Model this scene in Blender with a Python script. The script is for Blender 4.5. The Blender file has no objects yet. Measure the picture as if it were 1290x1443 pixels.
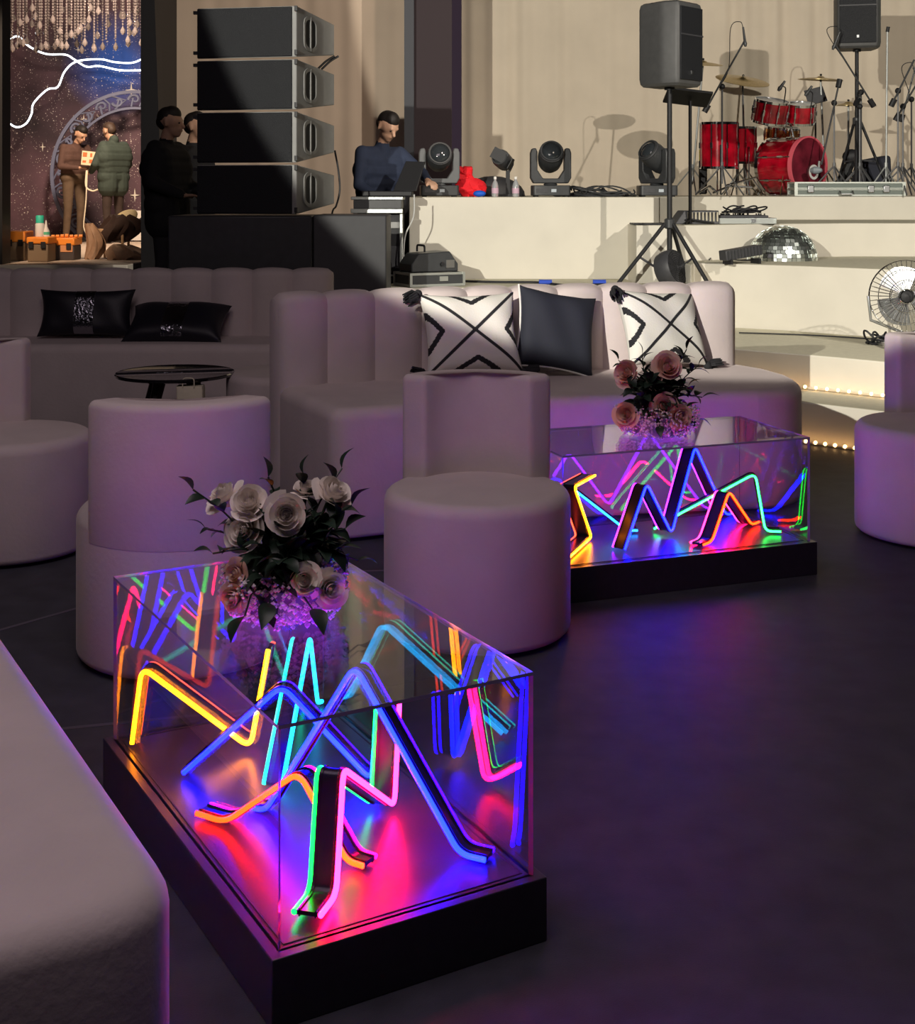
import bpy, bmesh, math, random
from mathutils import Vector as V, Matrix, Euler, Quaternion
random.seed(7)
PI = math.pi
SC = bpy.context.scene
C = SC.collection
F, CX, HZ, H = 1870.0, 645.0, 270.0, 1.47     # lens in pixels, centre column, horizon row, eye height

def W(px, py, Y):                 # world point seen at a pixel at distance Y
    return V(((px-CX)/F*Y, Y, H-(py-HZ)/F*Y))
def G(px, py, z=0.0):             # world point seen at a pixel on the level z
    Y = F*(H-z)/(py-HZ)
    return V(((px-CX)/F*Y, Y, z))

# ------------------------------------------------------------------ materials
MATS = {}
def mat(name, col, rough=.6, metal=0., sheen=0., noise=0., nscale=20., bump=0., bscale=200., emit=None, es=0., coat=0., trans=0., ior=1.45, alpha=1., spec=.5):
    if name in MATS: return MATS[name]
    m = bpy.data.materials.new(name); m.use_nodes = True
    nt = m.node_tree; b = nt.nodes['Principled BSDF']
    c4 = (*col, 1)
    b.inputs['Base Color'].default_value = c4
    b.inputs['Roughness'].default_value = rough
    b.inputs['Metallic'].default_value = metal
    b.inputs['Specular IOR Level'].default_value = spec
    b.inputs['IOR'].default_value = ior
    if sheen:
        b.inputs['Sheen Weight'].default_value = sheen; b.inputs['Sheen Roughness'].default_value = .4
        b.inputs['Sheen Tint'].default_value = (min(1, col[0]*1.6), min(1, col[1]*1.6), min(1, col[2]*1.6), 1)
    if coat: b.inputs['Coat Weight'].default_value = coat; b.inputs['Coat Roughness'].default_value = .08
    if trans: b.inputs['Transmission Weight'].default_value = trans
    if alpha < 1: b.inputs['Alpha'].default_value = alpha
    if emit:
        b.inputs['Emission Color'].default_value = (*emit, 1); b.inputs['Emission Strength'].default_value = es
    tc = nt.nodes.new('ShaderNodeTexCoord')
    if noise:
        n = nt.nodes.new('ShaderNodeTexNoise'); n.inputs['Scale'].default_value = nscale; n.inputs['Detail'].default_value = 4
        nt.links.new(tc.outputs['Object'], n.inputs['Vector'])
        r = nt.nodes.new('ShaderNodeMapRange')
        r.inputs['From Min'].default_value = .3; r.inputs['From Max'].default_value = .7
        r.inputs['To Min'].default_value = 1-noise; r.inputs['To Max'].default_value = 1+noise
        nt.links.new(n.outputs['Fac'], r.inputs['Value'])
        mx = nt.nodes.new('ShaderNodeVectorMath'); mx.operation = 'SCALE'
        mx.inputs[0].default_value = col
        nt.links.new(r.outputs['Result'], mx.inputs['Scale'])
        nt.links.new(mx.outputs['Vector'], b.inputs['Base Color'])
    if bump:
        n = nt.nodes.new('ShaderNodeTexNoise'); n.inputs['Scale'].default_value = bscale; n.inputs['Detail'].default_value = 3
        nt.links.new(tc.outputs['Object'], n.inputs['Vector'])
        bp = nt.nodes.new('ShaderNodeBump'); bp.inputs['Strength'].default_value = bump; bp.inputs['Distance'].default_value = .004
        nt.links.new(n.outputs['Fac'], bp.inputs['Height']); nt.links.new(bp.outputs['Normal'], b.inputs['Normal'])
    MATS[name] = m
    return m

VEL = mat('blush_velvet', (.58, .50, .49), .8, sheen=.25, noise=.05, nscale=6, bump=.25, bscale=60)
BLACKFLOOR = mat('black_floor', (.040, .040, .052), .6, noise=.25, nscale=9, bump=.2, bscale=300)
CREAM = mat('cream_stage_cloth', (.68, .64, .55), .8, noise=.04, nscale=3, bump=.3, bscale=14)
CREAMTOP = mat('cream_carpet_top', (.60, .565, .43), .9, noise=.06, nscale=30, bump=.3, bscale=120)
BLACK = mat('matte_black', (.012, .012, .014), .55)
BLACKP = mat('black_plastic', (.045, .047, .05), .4, noise=.1)
DGREY = mat('dark_grey_paint', (.05, .05, .055), .5, noise=.1, nscale=30)
STEEL = mat('brushed_steel', (.55, .56, .57), .3, 1.)
CHROME = mat('chrome', (.85, .86, .88), .08, 1.)
ALU = mat('aluminium_edge', (.6, .63, .60), .35, .8)
RED = mat('red_drum_shell', (.36, .003, .014), .15, coat=1., noise=.6, nscale=7)
BRASS = mat('cymbal_brass', (.45, .35, .16), .32, .9, noise=.15, nscale=40)
SKIN = mat('skin', (.52, .31, .21), .55, noise=.06, nscale=30)
HAIRM = mat('dark_hair', (.012, .009, .008), .6, bump=.6, bscale=150)
WHITEC = mat('white_cloth', (.78, .76, .72), .8, bump=.2, bscale=80)
GLASSM = None

# ------------------------------------------------------------------ mesh building
class MB:
    def __init__(s): s.v = []; s.f = []; s.m = []
    def add(s, vs, fs, mi=0, M=None):
        o = len(s.v)
        for p in vs:
            p = V(p); s.v.append(M @ p if M else p)
        for f in fs: s.f.append(tuple(i+o for i in f)); s.m.append(mi)
        return s
    def box(s, c, d, mi=0, M=None):
        x, y, z = c; a, b, h = d[0]/2, d[1]/2, d[2]/2
        vs = [(x-a,y-b,z-h),(x+a,y-b,z-h),(x+a,y+b,z-h),(x-a,y+b,z-h),(x-a,y-b,z+h),(x+a,y-b,z+h),(x+a,y+b,z+h),(x-a,y+b,z+h)]
        return s.add(vs, [(0,3,2,1),(4,5,6,7),(0,1,5,4),(1,2,6,5),(2,3,7,6),(3,0,4,7)], mi, M)
    def rings(s, R, mi=0, close0=True, close1=True, cyc=False, M=None):
        n = len(R[0]); vs = [p for r in R for p in r]; fs = []
        k = len(R)
        for i in range(k if cyc else k-1):
            a = i*n; b = ((i+1) % k)*n
            for j in range(n):
                j2 = (j+1) % n
                fs.append((a+j, a+j2, b+j2, b+j))
        if not cyc:
            if close0: fs.append(tuple(range(n-1, -1, -1)))
            if close1: fs.append(tuple((k-1)*n+j for j in range(n)))
        return s.add(vs, fs, mi, M)
    def tube(s, pts, r, seg=8, mi=0, cyc=False, M=None, flat=1.0):
        pts = [V(p) for p in pts]; n = len(pts)
        rs = r if isinstance(r, (list, tuple)) else [r]*n
        T = []
        for i in range(n):
            if cyc: t = pts[(i+1) % n]-pts[i-1]
            elif i == 0: t = pts[1]-pts[0]
            elif i == n-1: t = pts[-1]-pts[-2]
            else: t = (pts[i+1]-pts[i]).normalized()+(pts[i]-pts[i-1]).normalized()
            T.append(t.normalized() if t.length > 1e-9 else V((0,0,1)))
        up = V((0,0,1)) if abs(T[0].z) < .9 else V((1,0,0))
        nrm = (up - T[0]*up.dot(T[0])).normalized()
        R = []
        for i in range(n):
            nrm = (nrm - T[i]*nrm.dot(T[i]))
            nrm = nrm.normalized() if nrm.length > 1e-6 else T[i].orthogonal().normalized()
            bn = T[i].cross(nrm)
            R.append([pts[i]+nrm*(math.cos(2*PI*j/seg)*rs[i])+bn*(math.sin(2*PI*j/seg)*rs[i]*flat) for j in range(seg)])
        return s.rings(R, mi, cyc=cyc, M=M)
    def lathe(s, prof, c=(0,0,0), axis=(0,0,1), seg=24, mi=0, M=None, loop=False):
        ax = V(axis).normalized(); u = ax.orthogonal().normalized(); w = ax.cross(u); c = V(c)
        R = [[c+ax*h+u*(math.cos(2*PI*j/seg)*r)+w*(math.sin(2*PI*j/seg)*r) for j in range(seg)] for r, h in prof]
        return s.rings(R, mi, M=M, cyc=loop)
    def ell(s, c, r, seg=16, rg=10, mi=0, M=None):
        c = V(c); R = []
        for i in range(rg+1):
            a = -PI/2+PI*i/rg; a = max(-PI/2+.02, min(PI/2-.02, a))
            R.append([c+V((math.cos(a)*math.cos(2*PI*j/seg)*r[0], math.cos(a)*math.sin(2*PI*j/seg)*r[1], math.sin(a)*r[2])) for j in range(seg)])
        return s.rings(R, mi, M=M)
    def prism(s, pts, z0, z1, mi=0, M=None):
        return s.rings([[V((x,y,z0)) for x, y in pts], [V((x,y,z1)) for x, y in pts]], mi, M=M)
    def capsule(s, a, b, ra, rb, seg=12, mi=0):
        a, b = V(a), V(b); d = (b-a); L = d.length
        d = d/L if L > 1e-6 else V((0,0,1))
        pts, rs = [], []
        for k in range(4):
            t = PI/2*(1-k/4); pts.append(a-d*ra*math.sin(t)); rs.append(max(ra*math.cos(t), ra*.05))
        pts.append(a); rs.append(ra); pts.append(b); rs.append(rb)
        for k in range(1, 5):
            t = PI/2*(k/4); pts.append(b+d*rb*math.sin(t)); rs.append(max(rb*math.cos(t), rb*.05))
        return s.tube(pts, rs, seg, mi)

def obj(name, mb, mats, parent=None, bevel=0., smooth=35, world=True, seg=2):
    """one mesh object; with a parent, coordinates given in world are moved under it (world=True) or kept local"""
    me = bpy.data.meshes.new(name)
    off = V((0,0,0))
    if parent is not None and world: off = parent.location.copy()
    me.from_pydata([p-off for p in mb.v], [], mb.f)
    mats = mats if isinstance(mats, (list, tuple)) else [mats]
    for m in mats: me.materials.append(m)
    me.polygons.foreach_set('material_index', mb.m)
    bm = bmesh.new(); bm.from_mesh(me); bmesh.ops.recalc_face_normals(bm, faces=bm.faces); bm.to_mesh(me); bm.free()
    if smooth:
        me.polygons.foreach_set('use_smooth', [True]*len(me.polygons))
        me.set_sharp_from_angle(angle=math.radians(smooth))
    me.update()
    o = bpy.data.objects.new(name, me); C.objects.link(o)
    if parent is not None: o.parent = parent
    if bevel:
        b = o.modifiers.new('edge', 'BEVEL'); b.width = bevel; b.segments = seg; b.limit_method = 'ANGLE'; b.angle_limit = math.radians(40)
    return o
def tag(o, label, cat, group=None, kind=None):
    if label: o['label'] = label
    if cat: o['category'] = cat
    if group: o['group'] = group
    if kind: o['kind'] = kind
    return o
def thing(name, label, cat, loc=(0,0,0), rz=0., group=None, rot=None):
    o = bpy.data.objects.new(name, None); C.objects.link(o); o.empty_display_size = .1
    o.location = loc; o.rotation_euler = rot if rot else (0,0,rz)
    return tag(o, label, cat, group)
def struct(name, mb, m, **k):
    o = obj(name, mb, m, **k); o['kind'] = 'structure'; return o
def copy_tree(o, parent=None):
    c = o.copy(); C.objects.link(c)
    if parent is not None: c.parent = parent
    for ch in list(o.children): copy_tree(ch, c)
    return c
def single(name, mb, m, label, cat, group=None, loc=None, **k):
    """a thing that is one mesh, origin moved to its base"""
    xs = [p.x for p in mb.v]; ys = [p.y for p in mb.v]; zs = [p.z for p in mb.v]
    base = V(((min(xs)+max(xs))/2, (min(ys)+max(ys))/2, min(zs)))
    mb.v = [p-base for p in mb.v]
    o = obj(name, mb, m, **k); o.location = base
    return tag(o, label, cat, group)

def bez(pts, n=8):               # smooth curve through points
    pts = [V(p) for p in pts]; out = []
    P = [pts[0]*2-pts[1]]+pts+[pts[-1]*2-pts[-2]]
    for i in range(1, len(P)-2):
        for k in range(n):
            t = k/n; a, b, c, d = P[i-1], P[i], P[i+1], P[i+2]
            out.append(.5*((2*b)+(c-a)*t+(2*a-5*b+4*c-d)*t*t+(3*b-a-3*c+d)*t**3))
    out.append(pts[-1]); return out
def fillet(pts, r, n=6):         # polyline with rounded corners
    pts = [V(p) for p in pts]; out = [pts[0]]
    for i in range(1, len(pts)-1):
        a, b, c = pts[i-1], pts[i], pts[i+1]
        d1 = (a-b); d2 = (c-b); rr = min(r, d1.length*.45, d2.length*.45)
        p, q = b+d1.normalized()*rr, b+d2.normalized()*rr
        for k in range(n+1):
            t = k/n; out.append(p*(1-t)**2+b*2*t*(1-t)+q*t*t)
    out.append(pts[-1]); return out
def round_poly(pts, r, n=6):     # closed 2-D outline with rounded corners
    out = []; N = len(pts)
    rs = r if isinstance(r, (list, tuple)) else [r]*N
    for i in range(N):
        a, b, c = V((*pts[i-1], 0)), V((*pts[i], 0)), V((*pts[(i+1) % N], 0))
        d1, d2 = a-b, c-b; rr = min(rs[i], d1.length*.48, d2.length*.48)
        p, q = b+d1.normalized()*rr, b+d2.normalized()*rr
        for k in range(n+1):
            t = k/n; s = p*(1-t)**2+b*2*t*(1-t)+q*t*t; out.append((s.x, s.y))
    return out
def offs(pts, d):                # move a CCW outline inwards by d
    N = len(pts); out = []
    for i in range(N):
        a, b = V((*pts[i-1], 0)), V((*pts[(i+1) % N], 0)); t = (b-a)
        if t.length < 1e-9: out.append(pts[i]); continue
        t.normalize(); out.append((pts[i][0]-t.y*d, pts[i][1]+t.x*d))
    return out
def cushion(mb, pts, z0, z1, rt=.04, rb=.02, mi=0, crown=0.):
    area = sum(pts[i-1][0]*pts[i][1]-pts[i][0]*pts[i-1][1] for i in range(len(pts)))
    if area < 0: pts = pts[::-1]
    R = []
    for k in range(4):
        a = PI/2*k/3; q = offs(pts, rb*(1-math.sin(a))); R.append([V((x, y, z0+rb*(1-math.cos(a)))) for x, y in q])
    for k in range(6):
        a = PI/2*k/5; q = offs(pts, rt*(1-math.cos(a))); R.append([V((x, y, z1-rt+rt*math.sin(a))) for x, y in q])
    if True:
        cx = sum(p[0] for p in pts)/len(pts); cy = sum(p[1] for p in pts)/len(pts)
        last = R[-1]
        for t, h in ((.93, .12), (.75, .5), (.45, .85), (.12, 1.)):
            R.append([V((cx+(p.x-cx)*t, cy+(p.y-cy)*t, z1+crown*h)) for p in last])
    mb.rings(R, mi); return mb

# ------------------------------------------------------------------ camera, world, render
cam = bpy.data.objects.new('camera', bpy.data.cameras.new('camera')); C.objects.link(cam)
cam.location = (0, 0, H); cam.rotation_euler = (PI/2, 0, 0)
cam.data.sensor_fit = 'HORIZONTAL'; cam.data.sensor_width = 36; cam.data.lens = 36*F/1290
cam.data.shift_y = -(721.5-HZ)/1290; cam.data.clip_end = 100; cam.data.clip_start = .05
SC.camera = cam
SC.view_settings.view_transform = 'Standard'; SC.view_settings.look = 'None'
SC.view_settings.exposure = 0.; SC.view_settings.gamma = 1.; SC.view_settings.use_curve_mapping = False
SC.cycles.transparent_max_bounces = 40; SC.cycles.max_bounces = 10; SC.cycles.sample_clamp_indirect = 12
SC.cycles.caustics_reflective = False; SC.cycles.caustics_refractive = False
wd = bpy.data.worlds.new('world'); SC.world = wd; wd.use_nodes = True
wd.node_tree.nodes['Background'].inputs[0].default_value = (1., .66, .95, 1)
wd.node_tree.nodes['Background'].inputs[1].default_value = .034

def light(kind, name, loc, target, power, col=(1,1,1), size=.2, angle=60, blend=.15):
    l = bpy.data.lights.new(name, kind); l.energy = power; l.color = col
    if kind == 'AREA': l.size = size
    else: l.shadow_soft_size = size
    if kind == 'SPOT': l.spot_size = math.radians(angle); l.spot_blend = blend
    o = bpy.data.objects.new(name, l); C.objects.link(o); o.location = loc
    d = V(target)-V(loc); o.rotation_euler = d.to_track_quat('-Z', 'Y').to_euler()
    return o
# ================================================================== LOUNGE
struct('floor', MB().add([(-9,-3,0),(9,-3,0),(9,24,0),(-9,24,0)], [(0,1,2,3)]), BLACKFLOOR, smooth=0)
# taped seams in the black floor covering
SEAM = mat('floor_seam_tape', (.075, .07, .09), .35)
for n, (a, b) in enumerate((((0, 888), (110, 857)), ((120, 1024), (160, 1020)), ((478, 806), (545, 804)))):
    A, B = G(*a), G(*b); d = (B-A).normalized(); A -= d*.5; B += d*.5; q = V((-d.y, d.x, 0))*.009
    mb = MB(); mb.rings([[A-q, A+q, A+q+V((0,0,.0012)), A-q+V((0,0,.0012))], [B-q, B+q, B+q+V((0,0,.0012)), B-q+V((0,0,.0012))]])
    o = obj('trim_%d' % (n+2), mb, SEAM); o['kind'] = 'structure'

# ---------------- tub chairs
def make_chair(label, loc, rz):
    t = thing('tub_chair', label, 'chair', loc, rz, 'velvet tub chairs around the lit tables')
    R = .335
    circ = [(R*math.cos(2*PI*i/64), R*math.sin(2*PI*i/64)) for i in range(64)]
    mb = MB(); cushion(mb, circ, .012, .48, .045, .025, crown=.012)
    obj('seat', mb, VEL, t, world=False)
    a0 = math.radians(58); n = 28; out = []
    Ro, Ri = R+.001, R-.112
    for i in range(n+1):
        a = PI/2-a0+2*a0*i/n; out.append((Ro*math.cos(a), Ro*math.sin(a)))
    for i in range(n+1):
        a = PI/2+a0-2*a0*i/n; out.append((Ri*math.cos(a), Ri*math.sin(a)))
    # rounded ends
    N = len(out); pts = []
    for i in range(N):
        if i in (0, n, n+1, N-1):
            a, b, c = V((*out[i-1],0)), V((*out[i],0)), V((*out[(i+1)%N],0))
            d1, d2 = (a-b).normalized()*.028, (c-b).normalized()*.028
            for k in range(5):
                u = k/4; s = (b+d1)*(1-u)**2+b*2*u*(1-u)+(b+d2)*u*u; pts.append((s.x, s.y))
        else:
            # leave room for the rounded corner
            if min(abs(i-q) for q in (0, n, n+1, N-1)) <= 1 and (V((*out[i],0))-V((*out[min((0,n,n+1,N-1), key=lambda q: abs(i-q))],0))).length < .03: continue
            pts.append(out[i])
    mb = MB(); cushion(mb, pts, .40, .835, .026, .002)
    obj('backrest', mb, VEL, t, world=False)
    for k in range(3):
        a = 2*PI*k/3+.4
        obj('foot', MB().lathe([(.02,0),(.022,.02)], (.24*math.cos(a), .24*math.sin(a), 0), seg=12), BLACK, t, world=False)
    return t
# local +Y is the backrest side
ch = make_chair('pink-lit tub chair seen from behind, close to the near neon table', (-.880, 4.27, 0), PI+math.radians(8))
def place_chair(label, loc, rz):
    c = copy_tree(ch); c.location = loc; c.rotation_euler = (0,0,rz); c['label'] = label; return c
place_chair('tub chair facing the camera, between the two neon tables', (.066, 4.46, 0), 0).scale = (.935, .935, 1)
place_chair('round tub chair cut off by the left edge of the picture', (-1.85, 5.47, 0), math.radians(150-90))
place_chair('purple-lit tub chair cut off by the right edge, before the steps', (2.055, 5.70, 0), math.radians(55-90))

# ---------------- channel-back sofas
def channel_back(mb, path, nch, z0, z1, th, bulge=.04, spc=8, rt=.05):
    """path: front face line (list of 2-D points, left to right seen from the front); back lies at +normal"""
    P = [V((x, y, 0)) for x, y in path]
    L = [0]
    for i in range(1, len(P)): L.append(L[-1]+(P[i]-P[i-1]).length)
    def at(s):
        for i in range(1, len(P)):
            if s <= L[i] or i == len(P)-1:
                t = (s-L[i-1])/(L[i]-L[i-1]); p = P[i-1].lerp(P[i], t)
                d = (P[i]-P[i-1]).normalized(); return p, V((-d.y, d.x, 0))
    R = []
    total = nch*spc
    for i in range(total+1):
        s = L[-1]*i/total; t = (i % spc)/spc
        w = math.sin(PI*t)**.55 if 0 < t < 1 else 0.
        end = i == 0 or i == total
        p, n = at(s)
        b = bulge*w; zt = z1-.018*(1-w)
        ring = []
        fr = p-n*b
        ring.append(fr+V((0,0,z0)))
        for k in range(7):
            ring.append(fr+V((0,0,z0+(zt-rt-z0)*(k+1)/7)))
        for k in range(1, 8):
            a = PI*k/8; c = p-n*(b)+n*((th+b)/2)
            ring.append(c-n*((th+b)/2*math.cos(a))+V((0,0,zt-rt+rt*math.sin(a)**.8)))
        bk = p+n*th
        for k in range(4): ring.append(bk+V((0,0,zt-rt-(zt-rt-z0)*k/3)))
        if end:
            c = p+n*th/2
            ring = [V((c.x+(q.x-c.x)*.86, c.y+(q.y-c.y)*.86, z0+(q.z-z0)*.985)) for q in ring]
        R.append(ring)
    # pull the two end rings a little past their neighbours for a soft corner
    mb.rings(R)
def curved(a, b, sag, n=24):
    a, b = V((*a, 0)), V((*b, 0)); d = b-a; nn = V((-d.y, d.x, 0)).normalized(); out = []
    for i in range(n+1):
        t = i/n; p = a.lerp(b, t)+nn*sag*(1-(2*t-1)**2); out.append((p.x, p.y))
    return out
def sofa(label, seat_pts, back_path, nch, loc, zs=.56, zb=1.0, th=.14, base=.014):
    t = thing('channel_back_sofa', label, 'sofa', loc, 0, None)
    mb = MB(); cushion(mb, seat_pts, base, zs, .055, .02)
    obj('seat', mb, VEL, t)
    mb = MB(); channel_back(mb, back_path, nch, base+.02, zb, th)
    obj('backrest', mb, VEL, t, smooth=50)
    return t
def feet(t, pts):
    for x, y in pts: obj('foot', MB().lathe([(.025,0),(.028,.035)], (x, y, 0), seg=12), BLACK, t)

# main sofa
fl, fr_ = (-.515, 5.52), (1.66, 6.10)
front = curved(fl, fr_, .10)
rear = [(1.47, 7.02), (-.86, 6.42)]
seat = front[1:-1]
outl = round_poly([fl], 0)  # placeholder replaced below
corner = []
pl = [V((*front[2],0)), V((*fl,0)), V((-.80,6.10,0))]
seat = [p for p in front[1:-3]]
# right end: broad rounded corner
b0, b1, b2 = V((*front[-4],0)), V((1.70,6.13,0)), V((1.66,6.62,0))
seat += [((b0*(1-t)**2+b1*2*t*(1-t)+b2*t*t).x, (b0*(1-t)**2+b1*2*t*(1-t)+b2*t*t).y) for t in [k/8 for k in range(9)]]
seat += [(1.60, 6.85), (1.50, 7.03)]
rearcurve = curved((1.47, 7.08), (-.86, 6.38), -.10)
seat += rearcurve[1:-1]
seat += [(-.87, 6.34), (-.80, 6.10)]
b0, b1, b2 = V((-.80,6.10,0))*.13+V((*fl,0))*.87, V((*fl,0)), V((*front[1],0))
seat += [((b0*(1-t)**2+b1*2*t*(1-t)+b2*t*t).x, (b0*(1-t)**2+b1*2*t*(1-t)+b2*t*t).y) for t in [k/6 for k in range(6)]]
back = curved((-.835, 6.20), (1.46, 6.96), .10)
s1 = sofa('pale channel-backed sofa with patterned pillows, in the middle behind the chairs', seat, back, 10, (.4, 6.3, 0))
feet(s1, [(-.5,5.66), (1.45,6.2), (-.75,6.3), (1.4,6.9)])
# dark sofa at the far left
bx1, bx0 = -.80, -3.62
seat2 = round_poly([(bx0, 7.93), (bx1+.03, 7.93), (bx1+.03, 8.60), (bx0, 8.60)], [.13,.13,.12,.12])
s2 = sofa('shaded channel-backed sofa at the left, in front of the tall black loudspeakers', seat2, [(bx0, 8.45), (bx1, 8.45)], 11, (-2.2, 8.2, 0), zs=.555, zb=.985)
feet(s2, [(-3.5,8.05), (-.95,8.05), (-3.5,8.5), (-.95,8.5)])
# sofa corner in the near left
u = V((-.501, .866, 0)); nrm = V((-.866, -.501, 0))
A = V((-.388, 1.940, 0))
def q3(a, b): p = A+u*a+nrm*b; return (p.x, p.y)
seat3 = round_poly([q3(0,0), q3(2.3,0), q3(2.3,.86), q3(0,.86)], [.14,.14,.12,.12], 10)
back3 = [q3(2.28,.72), q3(.02,.72)]
s3 = sofa('pale velvet sofa corner filling the bottom left of the picture', seat3, back3[::-1] if False else back3, 9, (A.x-.7, A.y+.6, 0), zs=.45, zb=.88)
feet(s3, [q3(.1,.1), q3(2.2,.1), q3(.1,.75), q3(2.2,.75)])
# ottoman beside the sofa, round black table
t = thing('round_ottoman', 'round velvet ottoman half hidden between the two channel-backed sofas', 'ottoman', (-.93, 7.28, 0))
mb = MB(); cushion(mb, [( -.93+.335*math.cos(2*PI*i/48), 7.28+.335*math.sin(2*PI*i/48)) for i in range(48)], .015, .49, .045, .04, crown=.012)
obj('seat', mb, VEL, t)
for k in range(3): obj('foot', MB().lathe([(.02,0),(.022,.02)], (-.93+.22*math.cos(2.1*k), 7.28+.22*math.sin(2.1*k), 0), seg=12), BLACK, t)

tc_ = V((-1.532, 7.2, 0))
TOPB = mat('black_glass_top', (.01,.009,.012), .06, coat=1.)
DWOOD = mat('dark_stained_wood', (.05,.03,.035), .45, noise=.3, nscale=25)
t = thing('side_table', 'round black side table with glossy top, in front of the shaded sofa', 'table', tc_)
obj('tabletop', MB().lathe([(.29,.468),(.318,.475),(.322,.487),(.316,.492),(.31,.488),(.0,.488)], tc_, seg=64), TOPB, t)
for k in range(4):
    a = PI/4+k*PI/2+.3
    p0 = tc_+V((.12*math.cos(a), .12*math.sin(a), .47)); p1 = tc_+V((.30*math.cos(a), .30*math.sin(a), 0))
    obj('leg', MB().tube([p0, p1], [.034, .018], 10), DWOOD, t)
# cream paper bag under the table
BAG = mat('cream_paper', (.74, .68, .52), .8, bump=.5, bscale=25)
c = W(268, 545, 6.95)
mb = MB(); R = []
for i, z in enumerate([0,.1,.2,.3,.38,.43,.455]):
    r = []
    for (x, y) in round_poly([(-.075,-.05),(.075,-.05),(.075,.05),(-.075,.05)], .01, 3):
        r.append(V((c.x+x*(1-.02*i)+.006*math.sin(9*z*3+x*40), c.y+y*(1-.03*i)+.004*math.cos(z*30+x*60), z)))
    R.append(r)
mb.rings(R)
mb.tube(fillet([(c.x-.03,c.y-.045,.45),(c.x-.03,c.y-.045,.5),(c.x+.03,c.y-.045,.5),(c.x+.03,c.y-.045,.45)],.02), .003, 6)
single('paper_bag', mb, BAG, 'cream paper bag standing under the round black side table', 'bag')

# ---------------- pillows
def pillow_mesh(w, h, th, n=40, pattern=None, pinch=.10):
    mb = MB()
    def P(u, v, side):
        e = max(0, (1-u**4)*(1-v**4))**.55
        # corners reach out, edges draw in
        k = 1-pinch*(1-abs(v)**2) if True else 1
        x = u*w/2*(1-pinch*(1-v*v)*abs(u)**3*1.0+0.0)
        z = v*h/2*(1-pinch*(1-u*u)*abs(v)**3*1.0)
        y = side*th/2*e+.004*math.sin(7*u+3*v)*e
        return V((x, y, z))
    for side in (-1, 1):
        vs, fs = [], []
        for i in range(n+1):
            for j in range(n+1): vs.append(P(2*i/n-1, 2*j/n-1, side))
        o = len(mb.v); mb.v += vs
        for i in range(n):
            for j in range(n):
                u = (2*i+1)/n-1; v = (2*j+1)/n-1
                mb.f.append((o+i*(n+1)+j, o+(i+1)*(n+1)+j, o+(i+1)*(n+1)+j+1, o+i*(n+1)+j+1))
                mb.m.append(pattern(u, v) if pattern and side < 0 else 0)
    return mb
def xpat(u, v):
    if abs(abs(u)-abs(v)) < .06: return 1
    for a, b in ((u, v), (v, u)):
        if abs(b) > .6 and abs(abs(b)-(.68+.72*abs(a))) < .072: return 1
    return 0
IVORY = mat('ivory_cotton', (.74,.72,.66), .85, bump=.3, bscale=120)
BLKRIB = mat('black_woven_trim', (.015,.015,.018), .8, bump=.5, bscale=300)
NAVY = mat('charcoal_velvet', (.018,.02,.032), .8, sheen=.15, bump=.2)
def tassel(parent, p, d):
    mb = MB(); p = V(p); d = V(d).normalized()
    mb.ell(p, (.022,.022,.022), 12, 8)
    for k in range(22):
        a = random.uniform(0, 2*PI); s = d.orthogonal().normalized(); w = d.cross(s)
        off = s*math.cos(a)+w*math.sin(a)
        mb.tube([p, p+d*.03+off*.028, p+d*.075+off*.034*random.uniform(.6,1.1)], [.007,.008,.004], 5)
    obj('tassel', mb, BLKRIB, parent, world=False)
def place(o, c, lean, yaw, roll=0):
    o.location = c
    o.rotation_euler = (Matrix.Rotation(yaw,3,'Z') @ Matrix.Rotation(-lean,3,'X') @ Matrix.Rotation(roll,3,'Y')).to_euler()
yaw = .30
def xpillow(label, c, w, h, lean, yw, roll, tass):
    t = thing('pillow', label, 'pillow', c, 0, None)
    obj('cover', pillow_mesh(w, h, .15, 96, xpat), [IVORY, BLKRIB], t, world=False)
    for p, d in tass: tassel(t, p, d)
    place(t, c, lean, yw, roll); return t
c1 = W(664, 470, 6.42)
xpillow('ivory pillow with black cross lines, beside the charcoal pillow at the sofa middle', c1, .49, .41, .38, yaw, .0,
        [((-.245,0,.205),(-.9,-.3,-.5)), ((-.245,-.01,-.2),(-1,-.2,.1)), ((.245,0,-.2),(1,-.2,-.05))])
c2 = W(933, 462, 6.76)
xpillow('ivory pillow with black cross lines behind the far table flowers', c2, .50, .40, .38, yaw+.25, .06,
        [((-.25,0,.2),(-.4,-.6,-.9)), ((.25,0,-.2),(1,-.2,-.05))])
t = thing('pillow', 'charcoal pillow with white piping, leaning between the two ivory pillows', 'pillow')
obj('cover', pillow_mesh(.42, .42, .15, 40), NAVY, t, world=False)
mb = MB(); pp = []
for i in range(30):
    v = 1-2*i/29; pp.append(V((-.21*(1-.10*(1-v*v)), -.006, v*.21)))
for i in range(30):
    uu = -1+2*i/29; pp.append(V((uu*.21, -.006, -.21*(1-.10*(1-uu*uu)))))
mb.tube(pp, .005, 6)
obj('piping', mb, WHITEC, t, world=False)['label'] = 'white piping'
place(t, W(783, 467, 6.60), .36, yaw+.02, .20)
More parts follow.
